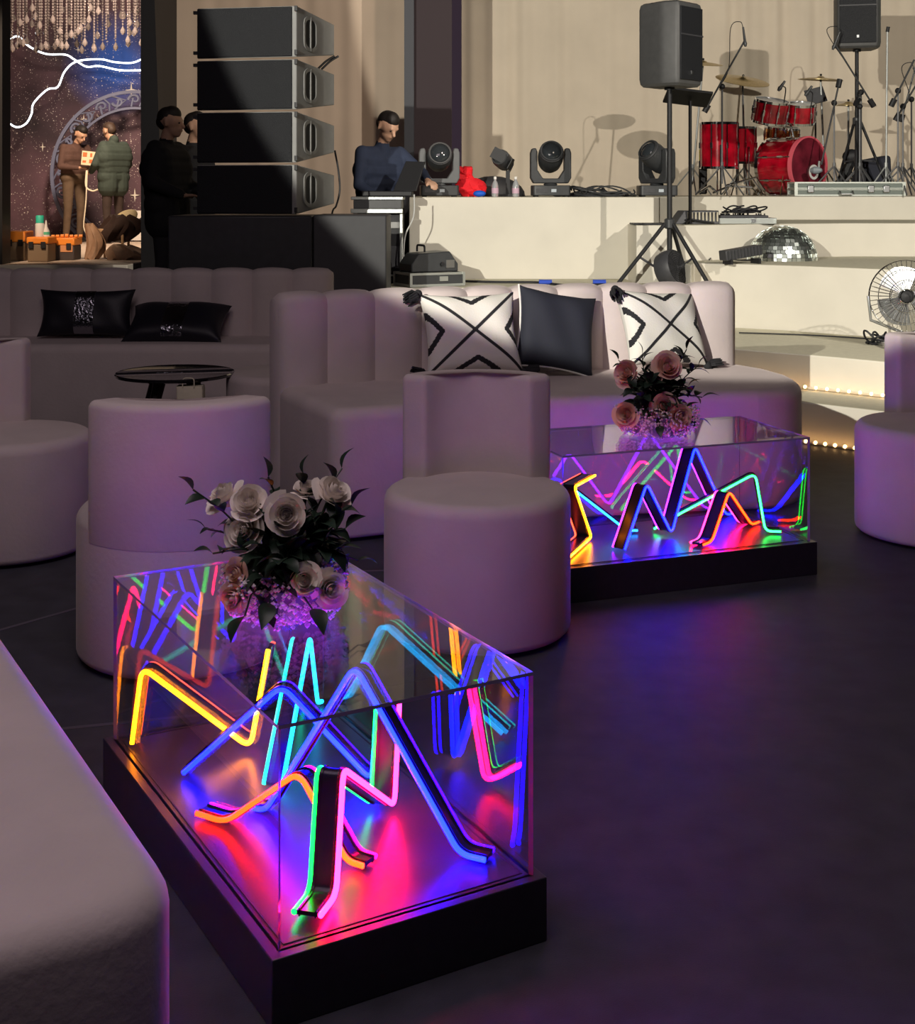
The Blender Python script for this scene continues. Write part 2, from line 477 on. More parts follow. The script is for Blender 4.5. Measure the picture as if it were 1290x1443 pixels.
# pillows on the shaded sofa
SEQ = mat('silver_sequin_band', (.35,.35,.40), .18, 1., bump=1., bscale=60)
BLKV = mat('black_satin', (.010,.009,.016), .5, bump=.2)
def band(t, w, h, th):
    mb = MB(); n = 24
    for i in range(n+1):
        v = -.97+1.94*i/n; y = -th/2*(max(0,1-v**4))**.55-.006
        for s in (-1, 1): mb.v.append(V((s*w/2, y, v*h/2*.92)))
    for i in range(n): mb.f.append((2*i, 2*i+1, 2*i+3, 2*i+2)); mb.m.append(0)
    n0 = len(mb.v)
    mb.v += [p+V((0,.004,0)) for p in mb.v[:n0]]
    for i in range(n): mb.f.append((n0+2*i, n0+2*i+2, n0+2*i+3, n0+2*i+1)); mb.m.append(0)
    for i in range(n):
        for s in (0, 1): mb.f.append((2*i+s, 2*i+2+s, n0+2*i+2+s, n0+2*i+s)); mb.m.append(0)
    obj('sequin_band', mb, SEQ, t, world=False)['label'] = 'silver sequin band'
t = thing('pillow', 'black pillow with silver sequin band, upright on the shaded sofa', 'pillow')
obj('cover', pillow_mesh(.60, .30, .13, 40), BLKV, t, world=False); band(t, .12, .30, .13)
place(t, W(122, 441, 8.28), .25, 0, 0)
t = thing('pillow', 'black pillow with sequin band lying flat on the shaded sofa', 'pillow')
obj('cover', pillow_mesh(.62, .36, .17, 40), BLKV, t, world=False); band(t, .13, .36, .17)
place(t, W(250, 456, 8.22)-V((0,0,.0)), 1.0, -.05, .0)
# ================================================================== NEON TABLES
def glass_mat():
    m = bpy.data.materials.new('clear_acrylic'); m.use_nodes = True; nt = m.node_tree; nt.nodes.clear()
    o = nt.nodes.new('ShaderNodeOutputMaterial'); mx = nt.nodes.new('ShaderNodeMixShader')
    tr = nt.nodes.new('ShaderNodeBsdfTransparent'); gl = nt.nodes.new('ShaderNodeBsdfGlossy'); fr = nt.nodes.new('ShaderNodeFresnel')
    geo = nt.nodes.new('ShaderNodeNewGeometry'); mr = nt.nodes.new('ShaderNodeMapRange'); mr.inputs['To Min'].default_value = 1.56; mr.inputs['To Max'].default_value = 1/1.56; nt.links.new(geo.outputs['Backfacing'], mr.inputs['Value']); nt.links.new(mr.outputs['Result'], fr.inputs['IOR']); gl.inputs['Roughness'].default_value = .0
    tr.inputs['Color'].default_value = (.985,.985,.99,1)
    nt.links.new(fr.outputs[0], mx.inputs[0]); nt.links.new(tr.outputs[0], mx.inputs[1]); nt.links.new(gl.outputs[0], mx.inputs[2])
    nt.links.new(mx.outputs[0], o.inputs[0]); return m
ACR = glass_mat()
ACRE = mat('polished_acrylic_edge', (.42,.34,.58), .12, spec=1., coat=1.)
PLINTH = mat('black_gloss_laminate', (.030,.026,.038), .30, noise=.1, nscale=40)
BANDM = mat('black_anodised_band', (.03,.022,.04), .25, .5)
def neon(name, rgb):               # rgb = radiance of the glowing tube
    k = max(rgb); col = tuple(c/k for c in rgb)
    return mat('neon_'+name, tuple(c*.5 for c in col), .4, emit=col, es=k)
NEON = {
 'yellow': neon('yellow', (36.,8.5,.05)), 'orange': neon('orange', (50.,.42,.03)), 'peach': neon('peach', (7.,.36,.14)),
 'pink': neon('pink', (130.,.30,7.)), 'red': neon('red', (70.,.03,4.)), 'blue': neon('blue', (.07,.21,100.)), 'deepblue': neon('deepblue', (.25,.01,44.)),
 'cyan': neon('cyan', (.05,4.0,9.)), 'teal': neon('teal', (.02,5.,3.)), 'mint': neon('mint', (.22,14.,1.4)), 'green': neon('green', (.02,12.,.35)),
 'lilac': neon('lilac', (8.,.20,40.)), 'sky': neon('sky', (.12,3.,12.)),
}
ZB = .125
def zig(label, root, A, B, pts, side, c1, c2, w=.055, tr=.0055, foot0=None, foot1=None):
    """a bent band standing in the vertical plane through base points A and B; pts are its bends; side turns the band's width"""
    a, b = G(*A, ZB), G(*B, ZB); d = (b-a); d.z = 0; d.normalize(); n = V((-d.y, d.x, 0))*side
    P = []
    for p in pts:
        if len(p) == 3: P.append(V(p)); continue
        # ray through the pixel meets the plane
        r = V(((p[0]-CX)/F, 1, -(p[1]-HZ)/F)); o = V((0,0,H))
        den = r.dot(n); t = (a-o).dot(n)/den
        q = o+r*t; q.z = max(q.z, ZB+.012); P.append(q)
    near = fillet(P, .030, 6)
    bandP = [p for p in near]
    # band body: thin strip between the two tubes
    mb = MB(); R = []
    N = len(bandP)
    for i in range(N):
        t = (bandP[min(i+1,N-1)]-bandP[max(i-1,0)]).normalized(); up = n.cross(t).normalized()*.004
        q = bandP[i]+n*.004; e = bandP[i]+n*(w-.004)
        R.append([q-up, e-up, e+up, q+up])
    mb.rings(R)
    # channel lips
    for off in (.010, w-.010):
        R = []
        for i in range(N):
            t = (bandP[min(i+1,N-1)]-bandP[max(i-1,0)]).normalized(); up = n.cross(t).normalized()
            c = bandP[i]+n*off; R.append([c-n*.0015-up*.007, c+n*.0015-up*.007, c+n*.0015+up*.007, c-n*.0015+up*.007])
        mb.rings(R)
    g = thing('neon_band', label, 'neon light', V((P[0].x, P[0].y, ZB)), 0, None)
    obj('metal_band', mb, BANDM, g)
    m1 = MB(); m1.tube(near, tr, 10); obj('neon_tube', m1, NEON[c1], g)['label'] = c1.replace('deepblue','deep blue')+' glowing edge tube'
    m2 = MB(); m2.tube([p+n*w for p in near], tr, 10); obj('neon_tube', m2, NEON[c2], g)['label'] = c2.replace('deepblue','deep blue')+' glowing edge tube'
    return g
def table(label, FL, FR_, BR, BL):
    t = thing('display_table', label, 'table', ((FL[0]+FR_[0]+BR[0]+BL[0])/4, (FL[1]+FR_[1]+BR[1]+BL[1])/4, 0))
    P = [V((*p, 0)) for p in (FL, FR_, BR, BL)]; c = sum(P, V((0,0,0)))/4
    def grow(k): return [((p-c)+((P[i]-P[i-1]).normalized()-(P[(i+1)%4]-P[i]).normalized())*k+c) for i, p in enumerate(P)]
    o = [(p.x, p.y) for p in grow(.020)]
    mb = MB(); mb.prism(o, 0, ZB); obj('base', mb, PLINTH, t, bevel=.002)
    th = .007; zt = .525
    outer = [p for p in grow(0)]; inner = [p for p in grow(-th)]
    for i in range(4):
        a, b, ai, bi = outer[i], outer[(i+1)%4], inner[i], inner[(i+1)%4]
        vs = [V((p.x, p.y, z)) for z in (ZB, zt-th) for p in (a, b, bi, ai)]
        mb = MB(); mb.add(vs, [(0,1,5,4)], 0); mb.f.append((2,3,7,6)); mb.m.append(0)
        for f in ((0,3,2,1),(4,5,6,7),(1,2,6,5),(3,0,4,7)): mb.f.append(f); mb.m.append(1)
        obj('side_pane', mb, [ACR, ACRE], t, smooth=0)
    vs = [V((p.x, p.y, z)) for z in (zt-th, zt) for p in outer]
    mb = MB(); mb.add(vs, [(3,2,1,0),(4,5,6,7)], 0)
    for f in ((0,1,5,4),(1,2,6,5),(2,3,7,6),(3,0,4,7)): mb.f.append(f); mb.m.append(1)
    obj('top_pane', mb, [ACR, ACRE], t, smooth=0)
    # thin groove trim where the panes meet the base
    mb = MB()
    gi = grow(-.016)
    for i in range(4):
        a, b = gi[i], gi[(i+1)%4]; a2, b2 = grow(-.019)[i], grow(-.019)[(i+1)%4]
        vs = [V((p.x, p.y, z)) for z in (ZB, ZB+.0015) for p in (a, b, b2, a2)]
        mb.add(vs, [(0,3,2,1),(4,5,6,7),(0,1,5,4),(1,2,6,5),(2,3,7,6),(3,0,4,7)])
    obj('groove', mb, BLACK, t, smooth=0)
    return t
T1 = [(-.317,2.347), (.149,2.611), (-.355,3.525), (-.846,3.26)]
T2 = [(.375,4.745), (1.357,5.107), (1.19,5.592), (.205,5.235)]
table('clear acrylic box table on black base, near, holding neon zigzags', *T1)
table('clear acrylic box table on black base, far, in front of the pale sofa', *T2)
r = None
zig('yellow neon zigzag at the back left inside the near table', r, (186,1055), (352,1061), [(186,1055),(200,940),(353,1062),(378,916)], 1, 'yellow', 'peach')
zig('blue neon zigzag reaching left inside the near table', r, (258,1097), (522,1108), [(258,1097),(397,966),(524,1110),(532,1002)], 1, 'blue', 'deepblue', w=.045)
zig('largest blue neon arch spanning the middle of the near table', r, (360,1147), (660,1215), [(348,1147),(374,1147),(500,938),(648,1219),(684,1219)], 1, 'blue', 'deepblue', w=.045)
zig('low orange neon arch in the near table front corner', r, (318,1167), (490,1222), [(277,1166),(317,1167),(421,1088),(489,1219),(512,1232)], 1, 'orange', 'red', w=.045)
zig('pink and green neon zigzag with upright leg at the near table front', r, (462,1288), (556,1143), [(452,1290),(474,1275),(484,1083),(556,1144),(563,990)], 1, 'pink', 'green', w=.052)
zig('cyan neon band rising under the flowers of the near table', r, (396,1107), (449,998), [(-.394,2.985,ZB+.012),(-.371,3.333,.356),(-.363,3.44,ZB+.02),(-.355,3.47,ZB+.012)], 1, 'cyan', 'teal', w=.042)
# far table
zig('yellow neon zigzag at the left end of the far table', r, (803,790), (833,762), [(803,788),(834,763),(810,686),(839,670)], 1, 'yellow', 'peach', w=.06, tr=.0042)
zig('sky-blue neon slope at the left of the far table', r, (880,752), (790,753), [(899,757),(884,753),(800,683),(775,700)], -1, 'sky', 'blue', w=.05, tr=.0042)
zig('long blue and lilac neon zigzag in the middle of the far table', r, (881,779), (1025,730), [(881,779),(912,681),(947,762),(980,629),(1024,731),(1036,727)], 1, 'blue', 'lilac', w=.055, tr=.0042)
zig('mint green neon arch at the right of the far table', r, (1079,753), (925,750), [(1101,755),(1079,753),(1065,667),(938,735),(922,748)], -1, 'mint', 'green', w=.05, tr=.0042)
zig('small orange neon arch between the blue and mint ones', r, (1000,769), (1062,743), [(992,770),(1004,766),(1028,692),(1060,744),(1070,741)], 1, 'orange', 'pink', w=.055, tr=.0042)

# ---------------- flowers
LEAF = mat('dark_green_leaf', (.018,.035,.022), .4, noise=.3, nscale=20)
STEMM = mat('dark_stem', (.05,.07,.03), .6)
PETW = mat('white_rose_petal', (.88,.80,.73), .65, noise=.05, nscale=30)
PETP = mat('peach_rose_petal', (.84,.58,.47), .65, noise=.06, nscale=30)
GYP = mat('tiny_white_blossom', (.80,.70,.76), .7)
VASE = mat('frosted_glass_vase', (.42,.38,.48), .25, trans=.35, noise=.1)
def petal(mb, c, ax, rad, h, ang, open_, w, mi=0):
    """a cupped petal round axis ax at angle ang"""
    ax = ax.normalized(); u = ax.orthogonal().normalized(); v_ = ax.cross(u)
    o = len(mb.v); n, m = 5, 6
    for i in range(n+1):
        s = i/n
        for j in range(m+1):
            q = (2*j/m-1)
            a = ang+q*w*(.55+.45*math.sin(PI*min(1,s*1.1)*.6))
            rr = rad*(.25+.75*math.sin(s*PI/2))*(1-.10*q*q)+open_*s**2.5*rad
            hh = h*s*(1-.16*q*q*s)-open_*.35*h*s**3 + .04*h*math.sin(5*ang+4*q)*s
            mb.v.append(c+ax*hh+(u*math.cos(a)+v_*math.sin(a))*rr)
    for i in range(n):
        for j in range(m):
            mb.f.append((o+i*(m+1)+j, o+i*(m+1)+j+1, o+(i+1)*(m+1)+j+1, o+(i+1)*(m+1)+j)); mb.m.append(mi)
def rose(parent, c, ax, size, m):
    mb = MB(); c = V(c); ax = V(ax).normalized(); k0 = random.uniform(0, 6)
    c = c-ax*size*.55
    for ring, (n, rad, h, op, w) in enumerate([(3,.10,1.06,.0,1.7),(3,.16,1.06,.0,1.6),(3,.22,1.04,.02,1.4),(3,.34,1.06,.05,1.25),(4,.46,1.02,.14,1.0),(4,.60,.94,.30,.95),(5,.66,.74,.55,.75)]):
        for k in range(n):
            petal(mb, c, ax, rad*size, h*size*1.05, k0+2*PI*(k+ring*.5)/n+ring*.7+random.uniform(-.25,.25), op*random.uniform(.6,1.5), w*random.uniform(.85,1.2))
    mb.ell(c+ax*size*.45, (size*.30,size*.30,size*.30), 12, 8)
    o = obj('rose', mb, m, parent, smooth=80, world=False)
    return o
def leaf(mb, p, d, L, w):
    d = d.normalized(); s = d.cross(V((random.uniform(-.4,.4),random.uniform(-.4,.4),1))).normalized(); up = s.cross(d)
    n = 6; o = len(mb.v)
    for i in range(n+1):
        t = i/n; ww = w*math.sin(PI*min(1, t**.85))*.5+.0006
        cc = p+d*L*t+up*(.12*L*math.sin(PI*t)-.1*L*t*t)
        mb.v += [cc-s*ww+up*ww*.3, cc, cc+s*ww+up*ww*.3]
    for i in range(n):
        for j in (0, 1): mb.f.append((o+3*i+j, o+3*i+j+1, o+3*i+j+4, o+3*i+j+3)); mb.m.append(0)
def sprig(parent, p, tip, n=7, L=.045, w=.02):
    p, tip = V(p), V(tip); d = tip-p; mid = p+d*.5+V((random.uniform(-.02,.02), random.uniform(-.02,.02), .02))
    P = bez([p, mid, tip], 6); mb = MB(); mb.tube(P, .0022, 5)
    obj_l = MB()
    for k in range(n):
        t = .35+.65*k/(n-1); q = P[min(int(t*(len(P)-1)), len(P)-1)]
        a = 2.4*k+random.uniform(-.4,.4); o_ = d.normalized(); u_ = o_.orthogonal().normalized(); v_ = o_.cross(u_)
        dd = (o_*.55+(u_*math.cos(a)+v_*math.sin(a))*.9) if k < n-1 else o_
        leaf(obj_l, q, dd, L*random.uniform(.9,1.35), w*1.25)
    mb.v, mb.f, mb.m = mb.v, mb.f, mb.m
    o = len(mb.v); mb.v += obj_l.v; mb.f += [tuple(i+o for i in f) for f in obj_l.f]; mb.m += obj_l.m
    obj('leaf_sprig', mb, LEAF, parent, smooth=60, world=False)
def bouquet(label, base, roses, sprigs, Y, k=1.0, rv=.10):
    t = thing('flower_arrangement', label, 'flowers', base)
    mb = MB(); mb.lathe([(rv*.55,0),(rv*.85,.01),(rv*.98,.05),(rv,.085),(rv*.93,.085),(rv*.90,.05),(rv*.5,.015)], (0,0,0), seg=40)
    obj('vase', mb, VASE, t, world=False)
    b = V(base)
    mb = MB(); rnd = random.Random(5)
    for i in range(2600):
        a = rnd.uniform(0, 2*PI); e = rnd.random()**.5; rr = rv*1.32*e
        z = .004+.105*rnd.random()+.05*(1-e); rr *= (.78+.22*min(1, z/.05)); s = rnd.uniform(.003,.0062)
        q = V((rr*math.cos(a), rr*math.sin(a), z))
        mb.add([q+V((s,0,0)), q+V((-s,0,0)), q+V((0,s,0)), q+V((0,-s,0)), q+V((0,0,s)), q+V((0,0,-s))], [(0,2,4),(2,1,4),(1,3,4),(3,0,4),(2,0,5),(1,2,5),(3,1,5),(0,3,5)])
    o = obj('baby_breath', mb, GYP, t, world=False, smooth=0); o['kind'] = 'stuff'
    mb = MB(); mb.ell((0,0,.10), (rv*.85, rv*.85, .075), 16, 8)
    for i in range(60):
        a = rnd.uniform(0, 2*PI); e = rnd.uniform(-.2, 1.3)
        d = V((math.cos(a)*math.cos(e), math.sin(a)*math.cos(e), math.sin(e)))
        leaf(mb, V((0,0,.12))+d*rv*.5, d, .09, .035)
    obj('foliage', mb, LEAF, t, world=False, smooth=60)
    for (px, py, dy, sz, ax, m) in roses:
        c = W(px, py, Y+dy)-b; rose(t, c, ax, sz*.86, m)
        o_ = MB(); o_.tube(bez([(0,0,.08), c*.5+V((0,0,.02)), c-V(ax).normalized()*sz*.5], 5), .0035, 6); obj('stem', o_, STEMM, t, world=False)
    for (px, py, dy, n, L, w) in sprigs:
        c = W(px, py, Y+dy)-b; sprig(t, V((c.x*.25, c.y*.3, .12)), c, n, L, w)
    return t
b1 = V((-.385, 2.95, .525))
bouquet('white rose arrangement with dark leaves on the near table', b1,
 [(345,748,-.02,.060,(-.25,-.8,.35),PETW), (352,708,.0,.055,(-.1,-.7,.6),PETW), (404,725,-.06,.056,(.05,-1,.25),PETW), (316,700,.05,.055,(-.6,-.3,.8),PETW),
  (470,695,.04,.056,(.55,-.4,.8),PETW), (432,690,.08,.040,(.1,-.3,1),PETW), (430,818,-.12,.042,(.0,-1,.35),PETW), (466,830,-.11,.046,(.4,-1,.15),PETW),
  (334,808,-.08,.036,(-.5,-.9,.2),PETP), (330,842,-.09,.040,(-.5,-.9,.0),PETP)],
 [(272,690,-.02,6,.042,.022),(300,780,-.08,5,.04,.022),(290,745,.0,5,.035,.014),(378,672,.05,6,.04,.02),(428,668,.08,6,.045,.022),(482,660,.12,6,.05,.024),
  (496,712,.0,7,.05,.028),(487,745,.0,7,.05,.028),(345,868,-.14,3,.06,.03),(440,858,-.14,3,.06,.03),(470,780,-.02,7,.05,.028),(395,795,-.12,8,.055,.03),(380,850,-.14,5,.06,.03),(505,790,.1,4,.05,.02)], 2.95, rv=.108)
b2 = V((.775, 5.16, .525))
bouquet('peach and white rose arrangement with dark leaves on the far table', b2,
 [(884,525,-.03,.065,(-.6,-.8,.3),PETP), (941,517,-.05,.070,(.1,-.9,.5),PETP), (936,572,-.10,.060,(.1,-1,.25),PETP), (883,583,-.11,.058,(-.4,-1,.15),PETP),
  (958,587,-.12,.062,(.3,-1,.05),PETP), (920,545,.0,.045,(0,-1,.2),PETW)],
 [(872,508,.0,6,.05,.02),(905,500,.04,7,.055,.016),(968,492,.02,8,.055,.016),(985,515,.02,7,.05,.016),(990,560,-.02,7,.05,.024),(984,590,-.04,6,.05,.02),(905,560,-.12,8,.055,.03),
  (890,548,-.08,7,.055,.028),(930,600,-.14,6,.05,.026),(970,545,-.03,8,.05,.022),(918,535,-.1,8,.05,.026)], 5.16, rv=.125)
# ================================================================== STAGE AND ROOM SHELL
def drape(name, x0, x1, y, z0, z1, m, amp=.03, step=.02, seedv=1, fn=None):
    rn = random.Random(seedv); ph = [rn.uniform(0, 6) for _ in range(5)]
    mb = MB(); n = int((x1-x0)/step); zs = [z0, z0+(z1-z0)*.33, z0+(z1-z0)*.66, z1]
    R = []
    for i in range(n+1):
        x = x0+(x1-x0)*i/n
        for k, z in enumerate(zs):
            f = math.sin(x*19+ph[0]+.25*k)+.6*math.sin(x*31+ph[1])+.5*math.sin(x*7.3+ph[2])
            mb.v.append(V((x, y+amp*f*(.4+.6*(.5+.5*math.sin(x*1.7+ph[3]))), z)))
    K = len(zs)
    for i in range(n):
        for k in range(K-1): mb.f.append((i*K+k, (i+1)*K+k, (i+1)*K+k+1, i*K+k+1)); mb.m.append(0)
    # rear side gives the cloth its thickness
    o = len(mb.v); mb.v += [p+V((0,.02,0)) for p in mb.v[:o]]
    for i in range(n):
        for k in range(K-1): mb.f.append((o+i*K+k, o+i*K+k+1, o+(i+1)*K+k+1, o+(i+1)*K+k)); mb.m.append(0)
    return struct(name, mb, m, smooth=80)
DRAPE = mat('beige_drape', (.70,.60,.475), .85, noise=.05, nscale=2, bump=.15, bscale=60)
DRAPEL = mat('tan_drape', (.60,.47,.36), .85, noise=.05, nscale=2, bump=.15, bscale=60)
DRAPEG = mat('grey_green_drape', (.40,.42,.38), .85, noise=.06, nscale=2, bump=.15, bscale=60)
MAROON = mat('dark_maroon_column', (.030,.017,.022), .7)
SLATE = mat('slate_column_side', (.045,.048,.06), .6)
drape('wall_back', .05, 5.55, 16.0, 0, 6.2, DRAPE, .018)
drape('wall_back_right', 5.55, 9.0, 15.7, 0, 6.2, DRAPEG, .03, seedv=4)
drape('wall_left', -3.32, -.52, 14.6, 0, 6.2, DRAPEL, .008, seedv=3)
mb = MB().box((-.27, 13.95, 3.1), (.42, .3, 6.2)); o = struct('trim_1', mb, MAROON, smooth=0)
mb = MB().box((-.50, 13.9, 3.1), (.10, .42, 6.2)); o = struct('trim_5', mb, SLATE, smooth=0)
# posts of the opening at the left
mb = MB(); x0 = (205-CX)/F*13.6; x1 = (221-CX)/F*13.6
mb.rings([[V((x0-.02,13.5,0)), V((x1+.12,13.5,0)), V((x1+.12,13.75,0)), V((x0-.02,13.75,0))], [V((x0-.03,13.5,6)), V((x1-.09,13.5,6)), V((x1-.09,13.75,6)), V((x0-.03,13.75,6))]])
struct('trim_6', mb, BLACK, smooth=0)
x1 = (9-CX)/F*13.6
struct('trim_7', MB().box((x1-1.0, 13.6, 3.0), (2.0, .25, 6.0)), BLACK, smooth=0)
struct('wall_alcove_right', MB().box((-3.12, 17.7, 3.0), (.06, 8.0, 6.0)), BLACK, smooth=0)
struct('wall_alcove_left', MB().box((-7.4, 17.6, 3.0), (.06, 8.0, 6.0)), BLACK, smooth=0)
struct('wall_front', MB().box((0, -3.0, 3.1), (18, .1, 6.2)), mat('dark_hall_wall', (.04,.035,.04), .8), smooth=0)
struct('wall_right', MB().box((9.0, 10.5, 3.1), (.1, 27, 6.2)), MATS['dark_hall_wall'], smooth=0)
struct('wall_far_left', MB().box((-9.0, 10.5, 3.1), (.1, 27, 6.2)), MATS['dark_hall_wall'], smooth=0)
struct('ceiling', MB().box((0, 10.5, 6.25), (18, 27.2, .1)), MATS['dark_hall_wall'], smooth=0)

def platform(name, label, outline, z0, z1, top=CREAMTOP):
    mb = MB(); n = len(outline)
    area = sum(outline[i-1][0]*outline[i][1]-outline[i][0]*outline[i-1][1] for i in range(n))
    if area < 0: outline = outline[::-1]
    mb.rings([[V((x, y, z0)) for x, y in outline], [V((x, y, z1)) for x, y in outline]], 0)
    mb.m[-1] = 1
    o = obj(name, mb, [CREAM, top], bevel=.008)
    xs = [p[0] for p in outline]; ys = [p[1] for p in outline]
    off = V((sum(xs)/n, sum(ys)/n, z0))
    for v in o.data.vertices: v.co -= off
    o.location = off
    return tag(o, label, 'stage' if 'stage' in name else 'step')
ZS = 1.425
platform('stage_deck', 'tallest cream cloth-covered stage deck carrying the drums and lights', [(-.40,10.95),(1.62,10.95),(2.25,12.6),(7.5,12.6),(7.5,15.6),(-.05,15.6),(-.05,14.2),(-.40,13.6)], .0, ZS)
platform('stage_step', 'cream block below the stage deck, with the cased mixer on it', [(1.405,10.42),(1.9,10.46),(2.5,10.85),(3.3,11.15),(4.2,11.1),(7.0,10.6),(7.0,12.58),(2.27,12.58),(1.66,10.94),(1.405,10.94)], 0, 1.205)
platform('stage_step', 'broad cream platform carrying the mirror ball', [(1.72,9.78),(1.80,10.10),(2.4,9.75),(3.14,9.12),(4.4,8.2),(6.5,8.0),(6.5,10.6),(4.2,11.08),(3.3,11.13),(2.5,10.83),(1.9,10.44),(1.72,10.40)], 0, .928)
# its top edge strip, slightly creased
platform('stage_step', 'cream riser step on which the metal fan stands', [(1.15,9.62),(1.30,9.30),(1.75,8.62),(2.32,8.145),(3.0,7.5),(4.6,6.9),(6.5,6.8),(6.5,7.98),(4.4,8.18),(3.14,9.10),(2.4,9.73),(1.80,10.08),(1.70,9.76)], 0, .454)
platform('stage_step', 'lowest cream step edged by two warm light ropes', [(1.0,9.2),(1.3,8.55),(1.72,8.06),(2.05,7.735),(2.265,7.54),(2.8,7.05),(4.5,6.2),(6.5,6.1),(6.5,6.78),(4.6,6.88),(3.0,7.48),(2.32,8.125),(1.75,8.60),(1.28,9.28)], 0, .24)
platform('side_stage', 'low cream platform between sofa back and stage front, under the cased floor light', [(-.52,9.92),(1.70,9.92),(1.70,10.40),(1.39,10.40),(1.39,10.93),(-.42,10.93),(-.42,10.38),(-.52,10.38)], 0, .752)
platform('side_stage', 'low dark platform at the left behind the loudspeakers', [(-7.3,10.35),(-.56,10.35),(-.56,11.0),(-.42,11.0),(-.42,13.4),(-7.3,13.4)], 0, .42, DGREY)['category'] = 'stage'
platform('side_stage', 'floor of the starry alcove where the two decorators stand', [(-7.3,13.42),(-3.34,13.42),(-3.34,21.3),(-7.3,21.3)], 0, .73, mat('alcove_floor', (.55,.45,.36), .6))['category'] = 'stage'

# rope lights
BULB = mat('warm_bulb', (1,.7,.4), .3, emit=(1,.55,.2), es=9)
ROPE = mat('clear_rope', (.7,.6,.45), .3)
def rope(label, line, z, sp):
    pts = [V((x, y, z)) for x, y in line]; mid = pts[len(pts)//2]
    t = thing('rope_light', label, 'rope light', mid, 0, 'warm rope lights on the steps')
    mb = MB().tube(pts, .007, 6); obj('cable', mb, ROPE, t)
    L = [0]
    for i in range(1, len(pts)): L.append(L[-1]+(pts[i]-pts[i-1]).length)
    n = int(L[-1]/sp); proto = None
    for k in range(n):
        s = (k+.5)*sp; i = next(i for i in range(1, len(L)) if s <= L[i])
        p = pts[i-1].lerp(pts[i], (s-L[i-1])/(L[i]-L[i-1]))
        if proto is None:
            m = MB().ell((0,0,0), (.011,.011,.011), 10, 6); proto = obj('bulb', m, BULB, t, world=False); b = proto
        else:
            b = proto.copy(); C.objects.link(b); b.parent = t
        b.location = p+V((0,-.004,.006))-mid
rope('warm rope light on the lowest step, at the foot of the riser above', [(1.58,8.72),(1.74,8.58),(2.31,8.10),(2.99,7.45),(3.4,7.28)], .254, .072)
rope('warm rope light along the black floor at the foot of the lowest step', [(1.70,8.02),(2.03,7.70),(2.25,7.51),(2.78,7.02)], .014, .06)
# ================================================================== GEAR
def cyl(mb, a, b, r, seg=12, mi=0): return mb.tube([a, b], r, seg, mi)
GRILL = mat('speaker_grill', (.008,.009,.012), .6, bump=1., bscale=220)
CABG = mat('grey_speaker_cabinet', (.30,.30,.29), .6, noise=.08, nscale=12)
HOLE = mat('recess_black', (.01,.01,.012), .7)
